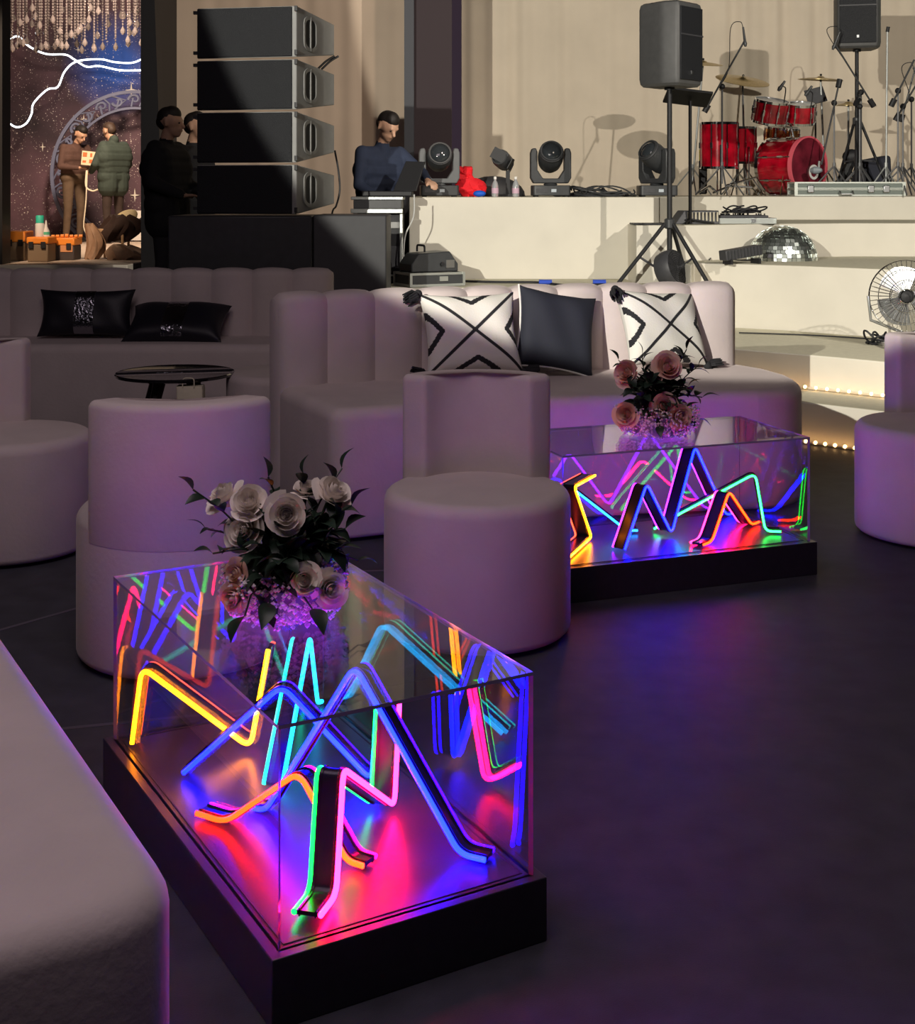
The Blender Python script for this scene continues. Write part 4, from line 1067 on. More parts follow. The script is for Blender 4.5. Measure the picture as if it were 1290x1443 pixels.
# ================================================================== DRUM KIT
YD = 13.35
def dp(px, py, Y=YD): return W(px, py, Y)
HEADM = mat('drum_head', (.15,.012,.025), .25, coat=.4, noise=.6, nscale=5)
HEADW = mat('white_drum_head', (.75,.74,.70), .4)
INNER = mat('drum_inside_red', (.30,.01,.02), .4)
def drum(parent, name, c, ax, r, d, lugs=8, shell=RED, top=HEADW, bot=HEADM):
    c = V(c); ax = V(ax).normalized()
    sh = obj(name, MB().lathe([(r,-d/2),(r,d/2)], c, ax, 40), shell, parent)
    for s, m in ((1, top), (-1, bot)):
        obj('drumhead', MB().lathe([(.001,d/2*s+.004*s),(r*.99,d/2*s+.004*s),(r*.99,d/2*s)], c, ax, 40), m, sh, world=False) if False else None
    u = ax.orthogonal().normalized(); w = ax.cross(u)
    for s, m in ((1, top), (-1, bot)):
        mb = MB().lathe([(r*1.0,d/2*s-.004*s),(r*1.035,d/2*s-.004*s),(r*1.035,d/2*s+.02*s),(r*.99,d/2*s+.02*s),(r*.99,d/2*s-.004*s)], c, ax, 40, loop=True)
        q = obj('hoop', mb, CHROME, parent)
        mb = MB().lathe([(.002,d/2*s+.006*s),(r*.98,d/2*s+.006*s),(r*.98,d/2*s+.001*s),(.002,d/2*s+.001*s)], c, ax, 40); obj('drumhead', mb, m, parent)
    for k in range(lugs):
        a = 2*PI*k/lugs+.2; p = c+(u*math.cos(a)+w*math.sin(a))*(r+.014)
        mb = MB().tube([p-ax*(d/2+.01), p-ax*.029, p-ax*.028, p+ax*.028, p+ax*.029, p+ax*(d/2+.01)], [.006,.006,.013,.013,.006,.006], 8); obj('lug', mb, CHROME, parent)
def kit(name, label, c, group=None): return thing(name, label, 'drum', c, 0, group)
# bass drum
ax = V((.62,-.78,0)).normalized()
fc = dp(1140,226,13.22); rb = .285
cc = V((fc.x, fc.y, ZS+rb+.015))-ax*.21
t = kit('bass_drum', 'large red bass drum of the kit, on the stage deck', V((cc.x, cc.y, ZS)))
sh = obj('shell', MB().lathe([(rb,-.21),(rb,.19)], cc, ax, 56), RED, t)
for s in (-.21, .20):
    obj('hoop', MB().lathe([(rb*1.0,s-.02),(rb*1.05,s-.02),(rb*1.05,s+.02),(rb*.985,s+.02)], cc, ax, 56, loop=True), mat('pink_red_hoop', (.75,.12,.16), .25) if s > 0 else CHROME, t)
obj('front_head', MB().lathe([(.002,.205),(rb*.98,.205),(rb*.98,.200),(.002,.200)], cc+V((0,0,0)), ax, 56), HEADM, t)
uu = ax.cross(V((0,0,1))).normalized()
obj('port_ring', MB().lathe([(.05,.21),(.075,.21),(.075,.216),(.05,.216)], cc-uu*.08-V((0,0,.06)), ax, 30, loop=True), HEADW, t)['label'] = 'white port ring'
u, w = uu, V((0,0,1))
for k in range(8):
    a = 2*PI*k/8+.3; p = cc+(u*math.cos(a)+w*math.sin(a))*(rb+.016)
    mb = MB().tube([p-ax*.20, p-ax*.131, p-ax*.13, p-ax*.07, p-ax*.069, p+ax*.049, p+ax*.05, p+ax*.11, p+ax*.111, p+ax*.20], [.007,.007,.014,.014,.005,.005,.014,.014,.007,.007], 8)
    obj('lug', mb, CHROME, t)
for s in (1,-1): obj('spur', MB().tube([cc+u*s*rb*.9-V((0,0,.1))+ax*.1, V((cc.x,cc.y,ZS+.01))+u*s*(rb+.14)+ax*.2], .010, 8), CHROME, t)
# pillow inside seen through the head, as an orange damping cloth
# toms, snare, floor toms
G_ = 'smaller drums of the red kit'
def stand(parent, top, base, spread=.26, r=.011, m=None):
    m = m or mat('satin_silver_tube', (.30,.31,.30), .4, .3)
    top, base = V(top), V(base); obj('stand_pole', MB().tube([base+V((0,0,.12)), top], r, 8), m, parent)
    for k in range(3):
        a = .5+2*PI*k/3; h0 = min(.30, (top.z-base.z)*.6)
        obj('stand_leg', MB().tube([base+V((0,0,h0)), base+V((spread*math.cos(a), spread*math.sin(a), .012))], .008, 6), m, parent)
    obj('collar', MB().tube([base+V((0,0,h0-.03)), base+V((0,0,h0+.03))], r*1.7, 8), m, parent)
c = dp(1086,157,13.35); t = kit('rack_tom', 'left of the two red rack toms above the bass drum', c)
drum(t, 'shell', c, (.12,-.25,1), .17, .20); obj('tom_arm', MB().tube([c+V((.12,.05,-.05)), V((c.x+.16, c.y+.02, c.z-.22))], .011, 8), CHROME, t)
c = dp(1128,160,13.45); t = kit('rack_tom', 'right, smaller red rack tom above the bass drum', c)
drum(t, 'shell', c, (.0,-.25,1), .145, .17, 6); obj('tom_arm', MB().tube([c+V((-.10,.05,-.05)), V((c.x-.06, c.y+.02, c.z-.24))], .011, 8), CHROME, t)
SNARE = mat('copper_snare', (.7,.30,.10), .2, 1.)
c = dp(1102,190,13.95); t = kit('snare_drum', 'copper snare drum behind the rack toms', V((c.x,c.y,ZS)))
drum(t, 'shell', c, (.05,-.15,1), .175, .13, 8, SNARE); stand(t, c-V((0,0,.06)), V((c.x,c.y,ZS)))
c = dp(1014,200,13.1); t = kit('floor_tom', 'deep red floor tom at the left end of the kit', V((c.x,c.y,ZS)))
c.z = ZS+.50; drum(t, 'shell', c, (0,-.02,1), .185, .42)
for k in range(3):
    a = .4+2*PI*k/3; p = V((c.x+.205*math.cos(a), c.y+.205*math.sin(a), 0)); obj('leg', MB().tube([p+V((0,0,ZS+.012)), p+V((0,0,ZS+.50))], .008, 8), CHROME, t)
c = dp(1040,200,13.62); t = kit('floor_tom', 'second red floor tom, half hidden beside the bass drum', V((c.x,c.y,ZS)))
c.z = ZS+.52; drum(t, 'shell', c, (0,-.02,1), .185, .34)
for k in range(3):
    a = .9+2*PI*k/3; p = V((c.x+.205*math.cos(a), c.y+.205*math.sin(a), 0)); obj('leg', MB().tube([p+V((0,0,ZS+.012)), p+V((0,0,ZS+.50))], .008, 8), CHROME, t)
# drum stool and black box behind
c = dp(1040,245,14.2); c.z = ZS
t = thing('drum_stool', 'black drum stool behind the floor toms', 'stool', c)
obj('cushion', MB().lathe([(.15,.46),(.17,.48),(.17,.53),(.15,.55),(.01,.555)], seg=28), BLACKP, t, world=False)
obj('stem', MB().tube([(0,0,.15),(0,0,.47)], .016, 8), CHROME, t, world=False)
for k in range(3): a = 2*PI*k/3; obj('leg', MB().tube([(0,0,.25),(.22*math.cos(a),.22*math.sin(a),.012)], .010, 8), CHROME, t, world=False)
# cymbals
def cymbal(label, px, py, Y, r, ax, base_px, m=BRASS):
    c = dp(px, py, Y); b = V(((base_px-CX)/F*Y, Y, ZS)); ax = V(ax).normalized()
    t = thing('cymbal', label, 'cymbal', b)
    obj('cymbal_plate', MB().lathe([(.002,.028),(.03,.024),(.045,.012),(r*.6,.004),(r,-.012),(r,-.015),(r*.6,.001),(.045,.009),(.002,.02)], c, ax, 48), m, t, smooth=60)
    obj('wing_nut', MB().lathe([(.012,.03),(.012,.05),(.004,.055)], c, ax, 10), CHROME, t)
    stand(t, c-ax*.005, b, .25)
cymbal('large brass crash cymbal tilted towards the viewer, over the floor toms', 1047, 112, 13.6, .275, (.12,-.30,1), 1050)
cymbal('brass cymbal partly hidden behind the left loudspeaker', 991, 89, 13.8, .21, (.05,-.16,1), 976)
cymbal('thin dark crash cymbal seen edge-on at the right of the kit', 1157, 111, 14.0, .235, (.05,-.05,1), 1163)
t_b = V(((1196-CX)/F*13.8, 13.8, ZS))
cymbal('small hi-hat cymbal at the right end of the kit', 1196, 147, 13.8, .14, (.0,-.04,1), 1196)
# pedal / hardware frame
mb = MB()
for a, b in (((1022,262),(1066,250)),((1066,250),(1078,268)),((1022,262),(1060,264)),((1005,272),(1030,262)),((984,272),(1000,262)),((1000,262),(1012,272))):
    mb.tube([dp(*a,12.9), dp(*b,12.9)], .011, 7)
mb.v = [V((p.x, p.y, max(p.z, ZS+.012))) for p in mb.v]
single('folded_stand', mb, CHROME, 'folded chrome stand hardware lying before the floor toms', 'stand')
# drumsticks in bag
c = dp(991,235,13.2); b = V((c.x, c.y, ZS))
t = thing('stick_bag', 'black stick bag with yellow drumsticks at the left of the kit', 'bag', b)
obj('pouch', MB().box((0,0,.19),(.08,.05,.34)), BLACK, t, world=False, bevel=.015)
for k in range(5): obj('drumstick', MB().tube([(-.03+.014*k,0,.2),(-.034+.016*k,-.01,.46+.01*(k%3))], .007, 6), mat('yellow_stick', (.8,.62,.12), .5), t, world=False)
# mic stands
def mic(parent, tip, d, L=.13, r=.020, m=BLACKP):
    tip, d = V(tip), V(d).normalized(); obj('microphone', MB().tube([tip, tip+d*.03, tip+d*.055, tip+d*L], [r*.6, r*1.15, r*.8, r*.55], 10), m, parent)
def boom(label, base_px, Y, top_py, b0, b1, micd, r=.009, m=None):
    m = m or mat('satin_grey_tube', (.13,.13,.135), .45, .3)
    b = V(((base_px-CX)/F*Y, Y, ZS)); t = thing('microphone_stand', label, 'stand', b)
    top = W(base_px, top_py, Y)
    stand(t, top, b, .27, r, m)
    p0, p1 = W(b0[0], b0[1], Y), W(b1[0], b1[1], Y-.1)
    obj('boom_arm', MB().tube([p0, p1], .009, 8), BLACKP, t); obj('clutch', MB().ell(top, (.03,.03,.03), 10, 8), BLACK, t)
    obj('counterweight', MB().tube([p0, p0+(p1-p0).normalized()*.08], .028, 10), BLACK, t)
    if micd:
        mic(t, p1+V(micd).normalized()*.06, tuple(-q for q in V(micd)), .19, .017)
        q = p1-V(micd).normalized()*.12
        obj('mic_cable', MB().tube(bez([q, q+V((-.03,0,.06)), q+V((-.12,0,.0)), p0.lerp(p1,.6), p0.lerp(p1,.3)], 6), .004, 5), BLACK, t)
    return t
boom('tall boom microphone stand in front of the floor toms', 1018, 12.75, 122, (993,158), (1050,57), (.02,-.02,-.2))
boom('boom microphone stand reaching left in front of the right loudspeaker', 1212, 13.1, 150, (1232,150), (1177,62), (-.08,0,-.2))
boom('leaning boom stand pointing into the bass drum', 1176, 13.05, 145, (1184,112), (1158,232), None)
boom('straight stand beside the tripod right of the drums', 1214, 13.2, 130, (1206,148), (1215,128), None)
t0 = V(((1249-CX)/F*13.1, 13.1, ZS))
t = thing('microphone_stand', 'tallest straight stand, silver, right of the cut-off loudspeaker', 'stand', t0)
top = W(1251,45,13.1); stand(t, top, t0, .2, .010, mat('satin_silver_tube', (.30,.31,.30), .4, .3)); obj('clip', MB().tube([top, top+V((.01,0,.05))], .018, 8), BLACK, t)
for k, (px, tp, b0, b1) in enumerate(((1266,128,(1256,150),(1289,84)),(1273,150,(1262,170),(1296,112)),(1285,140,(1270,172),(1300,60)))):
    boom(['dark boom stand','short boom stand','rear boom stand'][k]+' in the cluster at the right edge, %s' % ['leftmost','middle','rightmost'][k], px, 12.8+.35*k, tp, b0, b1, (.05,0,-.1) if k == 1 else None)
# tom mics and bass drum mic
c = dp(1096,125,13.2)
for (px, py, lab, base) in ((1097,128,'small black microphone clipped above the left rack tom',1), (1135,135,'small black microphone clipped above the right rack tom',1)):
    c = dp(px, py, 13.25); t = thing('clip_microphone', lab, 'microphone', c+V((0,0,-.10)))
    mic(t, c, (.35,0,.5), .12, .02); obj('gooseneck', MB().tube(bez([c+V((.04,0,.05)), c+V((.08,.02,.02)), c+V((.07,.05,-.12))],6), .006, 6), BLACK, t)
c = W(1151,240,12.98); t = thing('bass_drum_microphone', 'grey egg-shaped microphone aimed at the bass drum port', 'microphone', V((c.x,c.y,ZS)))
obj('microphone_body', MB().tube([c+V((-.05,.03,0)), c+V((-.02,.01,0)), c+V((.02,0,0)), c+V((.05,-.02,0))], [.02,.038,.036,.015], 12), mat('grey_mic', (.25,.28,.3), .4), t)
obj('mount', MB().tube([c+V((.02,0,.0)), c+V((.03,0,.09))], .012, 8), CABG, t)
# small music desk above the toms, black
c = dp(1150,135,14.0)
t = thing('music_stand', 'small dark music desk behind the right rack tom', 'stand', V((c.x,c.y,ZS)))
obj('desk', MB().box((0,0,0),(.20,.015,.17), M=Matrix.Translation(c-V((c.x,c.y,ZS))) @ Matrix.Rotation(-.25,4,'Y') @ Matrix.Rotation(-.3,4,'X')), DGREY, t, world=False)
obj('pole', MB().tube([(0,0,.0),(0,.01,c.z-ZS)], .010, 8), BLACK, t, world=False)
# black amp bag right
c = W(1231,258,13.6); c.z = ZS
mb = MB().add([(-.22,-.15,0),(.16,-.15,0),(.16,.15,0),(-.22,.15,0),(-.16,-.12,.36),(.15,-.12,.42),(.15,.12,.42),(-.16,.12,.36)], [(0,3,2,1),(4,5,6,7),(0,1,5,4),(1,2,6,5),(2,3,7,6),(3,0,4,7)])
mb.v = [p+c for p in mb.v]
single('amplifier_cover', mb, NAVY, 'black cloth-covered amplifier right of the drums, behind the tripod', 'amplifier', bevel=.04, seg=3)
c = W(1190,262,13.55); c.z = ZS
mb = MB(); rn = random.Random(12)
mb.tube(bez([c+V((-.1,0,.04)), c+V((0,0,.2)), c+V((.1,0,.42))],5), [.05]*11, 8); mb.ell(c+V((.08,0,.40)), (.10,.06,.08), 12, 8)
single('black_gig_bag', mb, BLACK, 'slumped black gig bag between drum kit and covered amplifier', 'bag')
# long flight case
p0, p1 = W(1116,277,12.75), W(1269,277,12.75); c = (p0+p1)/2; c.z = ZS; L = (p1-p0).length
t = thing('flight_case', 'long aluminium-edged flight case lying at the front of the stage before the drums', 'case', c)
obj('case_body', MB().box((0,0,.068),(L-.02,.26,.12)), mat('grey_green_case', (.16,.19,.17), .5), t, world=False)
mb = MB()
for z in (.010,.066,.074,.13):
    mb.box((0,-.135,z),(L,.012,.014)); mb.box((0,.135,z),(L,.012,.014))
    for s in (-1,1): mb.box((s*L/2,0,z),(.012,.28,.014))
for s in (-1,1):
    for y in (-.135,.135): mb.box((s*(L/2-.008),y,.07),(.03,.016,.13))
obj('metal_edge', mb, mat('bright_aluminium', (.66,.70,.64), .35, .6), t, world=False)
for x in (-L*.36, L*.19, L*.33): obj('latch', MB().box((x,-.146,.07),(.06,.012,.07)), STEEL, t, world=False, bevel=.006)
obj('handle', MB().tube(fillet([(-.10,-.145,.05),(-.10,-.17,.02),(.02,-.17,.02),(.02,-.145,.05)],.015), .008, 8), STEEL, t, world=False)
# ================================================================== PEOPLE
import numpy as np
def person(label, base, rz, J, cloth, hair=HAIRM, scale=1., voxel=.0095, props=None):
    """J: joints in the person's own frame (facing -Y, own right at -X); cloth: dict top/legs/shoe materials"""
    mb = MB(); segs = []          # (a, b, ra, rb, material index)
    mats = [SKIN, cloth['top'], cloth['legs'], cloth['shoe']]
    def cap(a, b, ra, rb, mi):
        mb.capsule(a, b, ra, rb, 14); segs.append((V(a), V(b), ra, rb, mi))
    pel, che, nek, hd = V(J['pelvis']), V(J['chest']), V(J['neck']), V(J['head'])
    fat = cloth.get('fat', 1.0)
    # torso as a few wide slices
    side = V(J['shr'])-V(J['shl']); side.normalize()
    for t, hw, dep in ((0,.105,.115),(.3,.10,.115),(.55,.115,.12),(.8,.135,.125),(1,.13,.115)):
        c = pel.lerp(che, t)
        cap(c-side*hw*fat, c+side*hw*fat, dep*fat*.95, dep*fat*.95, 1 if t > .05 else (1 if cloth.get('long') else 2))
    cap(V(J['shr'])*.8+che*.2+V((0,0,.0)), V(J['shl'])*.8+che*.2, .072*fat, .072*fat, 1)
    cap(che+(nek-che)*.5, nek-(nek-che)*.05, .085, .06, 1)
    # neck and head
    cap(nek, nek.lerp(hd, .6), .055, .052, 0)
    q = Euler(J.get('headrot', (0,0,0))).to_matrix()
    def hp(x, y, z): return hd+q @ V((x, y, z))
    for c, r in (((0,.012,.035),.088),((0,-.012,.02),.083),((0,-.03,-.045),.060),((0,-.055,-.075),.036),((0,.03,.045),.084)):
        p = hp(*c); cap(p, p+V((0,0,.001)), r, r, 0)
    cap(hp(0,-.092,.012), hp(0,-.112,-.024), .010, .0145, 0)           # nose
    cap(hp(-.035,-.083,.028), hp(.035,-.083,.028), .013, .013, 0)      # brow
    cap(hp(-.018,-.092,-.052), hp(.018,-.092,-.052), .0085, .0085, 0)  # lips
    for s in (-1, 1):
        cap(hp(s*.083,.012,.018), hp(s*.086,.008,-.022), .014, .010, 0)
    # arms
    for s, k in (('r','shr'), ('l','shl')):
        sh, el, wr = V(J[k]), V(J['el'+s]), V(J['wr'+s])
        cap(sh, el, .062*fat, .048*fat, 1); cap(el, el.lerp(wr, .9), .048*fat, .036*fat, 1); cap(el.lerp(wr, .88), wr, .027, .026, 0)
        d = V(J.get('hd'+s, tuple(wr-el))).normalized()
        pn = V(J.get('pn'+s, (0,0,-1))); pn = (pn-d*pn.dot(d)).normalized(); w = d.cross(pn)
        for u in (-.026,-.009,.009,.026): cap(wr+d*.015+w*u*.7, wr+d*.075+w*u, .014, .0125, 0)
        curl = J.get('curl', .7)
        for i, (u, L) in enumerate(((-.030,.062),(-.010,.074),(.011,.070),(.030,.055))):
            p = wr+d*.085+w*u; a1 = p+(d*math.cos(curl*.5)+pn*math.sin(curl*.5))*L*.5; a2 = a1+(d*math.cos(curl*1.5)+pn*math.sin(curl*1.5))*L*.5
            cap(p, a1, .0098, .0092, 0); cap(a1, a2, .0092, .0082, 0)
        sg = -1 if s == 'r' else 1
        tb = wr+d*.03-w*sg*.03*(1 if True else -1); t1 = tb+(d*.75-w*sg*.6+pn*.3).normalized()*.035; t2 = t1+(d*.95+pn*.4).normalized()*.03
        cap(tb, t1, .013, .011, 0); cap(t1, t2, .011, .0095, 0)
    # legs
    for s in ('r', 'l'):
        hp_, kn, an = V(J['hip'+s]), V(J['kn'+s]), V(J['an'+s])
        cap(hp_, kn, .092, .062, 2); cap(kn, an, .060, .047, 2)
        f = V(J.get('ft'+s, (0,-1,0))).normalized()
        cap(an-V((0,0,.045))-f*.03, an-V((0,0,.048))+f*.09, .036, .033, 3); cap(an-V((0,0,.048))+f*.09, an-V((0,0,.052))+f*.145, .036, .028, 3)
    if cloth.get('long'):
        for s in ('r','l'): cap(V(J['hip'+s])+V((0,0,.04)), V(J['hip'+s]).lerp(V(J['kn'+s]), .28), .115*fat, .118*fat, 1)
    if cloth.get('collar'): cap(nek+V((0,.02,-.03)), nek+V((0,.045,.02)), .078, .07, 1)
    # one continuous skin
    me = bpy.data.meshes.new('tmp'); me.from_pydata(mb.v, [], mb.f); tmp = bpy.data.objects.new('tmp', me); C.objects.link(tmp)
    r = tmp.modifiers.new('r', 'REMESH'); r.mode = 'VOXEL'; r.voxel_size = voxel
    s_ = tmp.modifiers.new('s', 'SMOOTH'); s_.factor = .5; s_.iterations = 3
    dg = bpy.context.evaluated_depsgraph_get(); ev = tmp.evaluated_get(dg); body = bpy.data.meshes.new_from_object(ev)
    bpy.data.objects.remove(tmp)
    n = len(body.vertices); co = np.empty(n*3); body.vertices.foreach_get('co', co); co = co.reshape(-1,3)
    m = len(body.polygons); cen = np.empty(m*3); body.polygons.foreach_get('center', cen); cen = cen.reshape(-1,3)
    best = np.full(m, 1e9); mi = np.zeros(m, int)
    for a, b, ra, rb, k in segs:
        a, b = np.array(a), np.array(b); d = b-a; L = max((d*d).sum(), 1e-9)
        t = np.clip(((cen-a)@d)/L, 0, 1); ds = np.linalg.norm(cen-(a+t[:,None]*d), axis=1)-(ra+(rb-ra)*t)
        u = ds < best; best[u] = ds[u]; mi[u] = k
    # cloth folds: small displacement on clothed vertices
    body.materials.clear()
    for k in mats: body.materials.append(k)
    body.polygons.foreach_set('material_index', mi.astype(int).tolist()); body.polygons.foreach_set('use_smooth', [True]*m); body.update()
    t = thing('person', label, 'person', base, rz); t.scale = (scale,)*3
    o = bpy.data.objects.new('body', body); C.objects.link(o); o.parent = t
    # hair
    hm = MB(); R = []
    for c, rr in (((0,.026,.052),.092),((0,-.006,.074),.078),((0,.048,.012),.076)):
        p = hp(*c); hm.ell(p, (rr*.93, rr, rr*.93), 20, 12)
    me = bpy.data.meshes.new('tmp'); me.from_pydata(hm.v, [], hm.f); tmp = bpy.data.objects.new('tmp', me); C.objects.link(tmp)
    r = tmp.modifiers.new('r', 'REMESH'); r.mode = 'VOXEL'; r.voxel_size = .008
    dg = bpy.context.evaluated_depsgraph_get(); hb = bpy.data.meshes.new_from_object(tmp.evaluated_get(dg)); bpy.data.objects.remove(tmp)
    hb.materials.clear(); hb.materials.append(hair); hb.polygons.foreach_set('use_smooth', [True]*len(hb.polygons))
    ho = bpy.data.objects.new('hair', hb); C.objects.link(ho); ho.parent = t
    for s in (-1, 1):
        obj('eye', MB().ell(hp(s*.031,-.083,.008), (.012,.008,.007), 10, 6), BLACK, t, world=False)
    return t
def stand_pose(**k):
    J = dict(pelvis=(0,0,.95), chest=(0,.01,1.30), neck=(0,.01,1.46), head=(0,-.015,1.60), shr=(-.185,.01,1.39), shl=(.185,.01,1.39),
             elr=(-.26,.03,1.11), ell=(.26,.03,1.11), wrr=(-.27,-.06,.87), wrl=(.27,-.06,.87), hipr=(-.095,0,.92), hipl=(.095,0,.92),
             knr=(-.11,-.015,.50), knl=(.11,-.015,.50), anr=(-.12,.02,.09), anl=(.12,.02,.09))
    J.update(k); return J
def fab(name, col, **k): return mat(name, col, .85, noise=.12, nscale=14, bump=.8, bscale=16, **k)
SHOE = mat('dark_shoe', (.02,.018,.018), .5)
DEN = fab('brown_trousers', (.12,.08,.05)); DKT = fab('dark_trousers', (.02,.02,.024))
bz = lambda px, Y, z: V(((px-CX)/F*Y, Y, z))
person('man in dark blue sweater bending over the black console beside the stage', bz(531, 11.35, .42), math.radians(38),
       stand_pose(chest=(0,-.05,1.30), neck=(0,-.09,1.46), head=(0,-.16,1.595), headrot=(.55,0,.15), shr=(-.19,-.06,1.38), shl=(.19,-.07,1.38),
                  elr=(-.25,-.10,1.10), wrr=(-.16,-.30,.99), hdr=(.3,-1,-.35), ell=(.30,-.26,1.20), wrl=(.20,-.46,1.14), hdl=(-.1,-1,-.25)),
       dict(top=fab('dark_blue_sweater', (.022,.032,.065)), legs=fab('grey_trousers', (.10,.09,.09)), shoe=SHOE), scale=1.0)
person('man in brown sweater holding a patterned box, left of the two in the alcove', bz(104, 19.3, .73), math.radians(52),
       stand_pose(chest=(0,-.03,1.30), neck=(0,-.08,1.44), head=(0,-.16,1.565), headrot=(.6,0,.1), shr=(-.19,-.03,1.37), shl=(.19,-.04,1.37),
                  elr=(-.27,-.06,1.10), wrr=(-.10,-.27,1.08), hdr=(.7,-.7,.05), ell=(.25,-.14,1.10), wrl=(.08,-.33,1.10), hdl=(-.6,-.7,.05)),
       dict(top=fab('brown_sweater', (.085,.045,.035)), legs=DEN, shoe=SHOE))
person('man in green-grey padded jacket, seen from behind in the alcove', bz(160, 19.0, .73), math.radians(-125),
       stand_pose(neck=(0,-.03,1.46), head=(0,-.09,1.60), headrot=(.35,0,0), elr=(-.30,-.03,1.13), wrr=(-.20,-.28,1.05), hdr=(.3,-1,.0), ell=(.30,-.03,1.13), wrl=(.18,-.27,1.02), hdl=(-.3,-1,0)),
       dict(top=fab('green_grey_jacket', (.040,.058,.048)), legs=fab('brown_black_trousers', (.045,.03,.025)), shoe=SHOE, fat=1.22, long=True, collar=True), hair=mat('brown_hair', (.05,.03,.02), .6, bump=.6, bscale=150), scale=1.0)
BKJ = fab('black_jacket', (.012,.012,.014))
person('man in black jacket looking right, standing left of the tall loudspeakers', bz(236, 10.75, .42), math.radians(75),
       stand_pose(elr=(-.30,-.02,1.12), wrr=(-.20,-.24,1.02), ell=(.30,-.02,1.12), wrl=(.16,-.26,1.02), hdr=(.6,-.8,0), hdl=(-.6,-.8,0), head=(0,-.03,1.60), headrot=(.05,0,.1)),
       dict(top=BKJ, legs=DKT, shoe=SHOE, fat=1.2, long=True))
person('second man in black, mostly hidden between the first and the loudspeakers', bz(273, 11.45, .42), math.radians(70),
       stand_pose(head=(0,-.03,1.60)), dict(top=BKJ, legs=DKT, shoe=SHOE, fat=1.1, long=True), voxel=.012, scale=1.0)

# ================================================================== ALCOVE
def galaxy():
    m = bpy.data.materials.new('starry_backdrop_print'); m.use_nodes = True; nt = m.node_tree; b = nt.nodes['Principled BSDF']; L = nt.links
    tc = nt.nodes.new('ShaderNodeTexCoord'); b.inputs['Roughness'].default_value = .7
    def stars(scale, thr, off):
        mp = nt.nodes.new('ShaderNodeMapping'); mp.inputs['Location'].default_value = off; L.new(tc.outputs['Object'], mp.inputs['Vector'])
        v = nt.nodes.new('ShaderNodeTexVoronoi'); v.inputs['Scale'].default_value = scale; L.new(mp.outputs[0], v.inputs['Vector'])
        r = nt.nodes.new('ShaderNodeMapRange'); r.inputs['From Min'].default_value = thr; r.inputs['From Max'].default_value = thr*.5; L.new(v.outputs['Distance'], r.inputs['Value']); return r
    s1, s2 = stars(12, .15, (0,0,0)), stars(30, .21, (3,1,2))
    n = nt.nodes.new('ShaderNodeTexNoise'); n.inputs['Scale'].default_value = .9; n.inputs['Detail'].default_value = 6; L.new(tc.outputs['Object'], n.inputs['Vector'])
    cr = nt.nodes.new('ShaderNodeValToRGB'); e = cr.color_ramp.elements
    e[0].position = .35; e[0].color = (.030,.020,.028,1); e[1].position = .72; e[1].color = (.17,.09,.12,1)
    L.new(n.outputs['Fac'], cr.inputs['Fac'])
    # blue nebula at the upper right
    sp = nt.nodes.new('ShaderNodeVectorMath'); sp.operation = 'DISTANCE'; sp.inputs[1].default_value = (.62, 0, 1.35); L.new(tc.outputs['Object'], sp.inputs[0])
    mr = nt.nodes.new('ShaderNodeMapRange'); mr.inputs['From Min'].default_value = .85; mr.inputs['From Max'].default_value = .2; L.new(sp.outputs['Value'], mr.inputs['Value'])
    n2 = nt.nodes.new('ShaderNodeMath'); n2.operation = 'MULTIPLY'; L.new(mr.outputs[0], n2.inputs[0]); L.new(n.outputs['Fac'], n2.inputs[1])
    n3 = nt.nodes.new('ShaderNodeMath'); n3.operation = 'MULTIPLY'; n3.inputs[1].default_value = 1.9; n3.use_clamp = True; L.new(n2.outputs[0], n3.inputs[0])
    mx = nt.nodes.new('ShaderNodeMix'); mx.data_type = 'RGBA'; L.new(n3.outputs[0], mx.inputs['Factor']); L.new(cr.outputs[0], mx.inputs[6]); mx.inputs[7].default_value = (.02,.10,.50,1)
    ad = nt.nodes.new('ShaderNodeMath'); ad.operation = 'MAXIMUM'; L.new(s1.outputs[0], ad.inputs[0]); L.new(s2.outputs[0], ad.inputs[1])
    # stars denser in patches
    n4 = nt.nodes.new('ShaderNodeTexNoise'); n4.inputs['Scale'].default_value = 2.2; L.new(tc.outputs['Object'], n4.inputs['Vector'])
    r4 = nt.nodes.new('ShaderNodeMapRange'); r4.inputs['From Min'].default_value = .38; r4.inputs['From Max'].default_value = .54; L.new(n4.outputs['Fac'], r4.inputs['Value'])
    m4 = nt.nodes.new('ShaderNodeMath'); m4.operation = 'MULTIPLY'; L.new(ad.outputs[0], m4.inputs[0]); L.new(r4.outputs[0], m4.inputs[1])
    m5 = nt.nodes.new('ShaderNodeMix'); m5.data_type = 'RGBA'; L.new(m4.outputs[0], m5.inputs['Factor']); L.new(mx.outputs[2], m5.inputs[6]); m5.inputs[7].default_value = (.85,.78,.72,1)
    L.new(m5.outputs[2], b.inputs['Base Color']); return m
YB = 20.6
bc = V(((105-CX)/F*YB, YB+.03, H+.35))
t = thing('backdrop', 'dark starry night-sky backdrop filling the alcove behind the two men', 'backdrop', (bc.x, bc.y, .73))
o = obj('backdrop_panel', MB().box((0,0,0),(2.7,.04,4.0)), galaxy(), t, world=False); o.data.transform(Matrix.Translation((0,0,.62))); o.location = (0,0,bc.z-.73+.3)
STARW = mat('printed_white_star', (.9,.85,.75), .7)
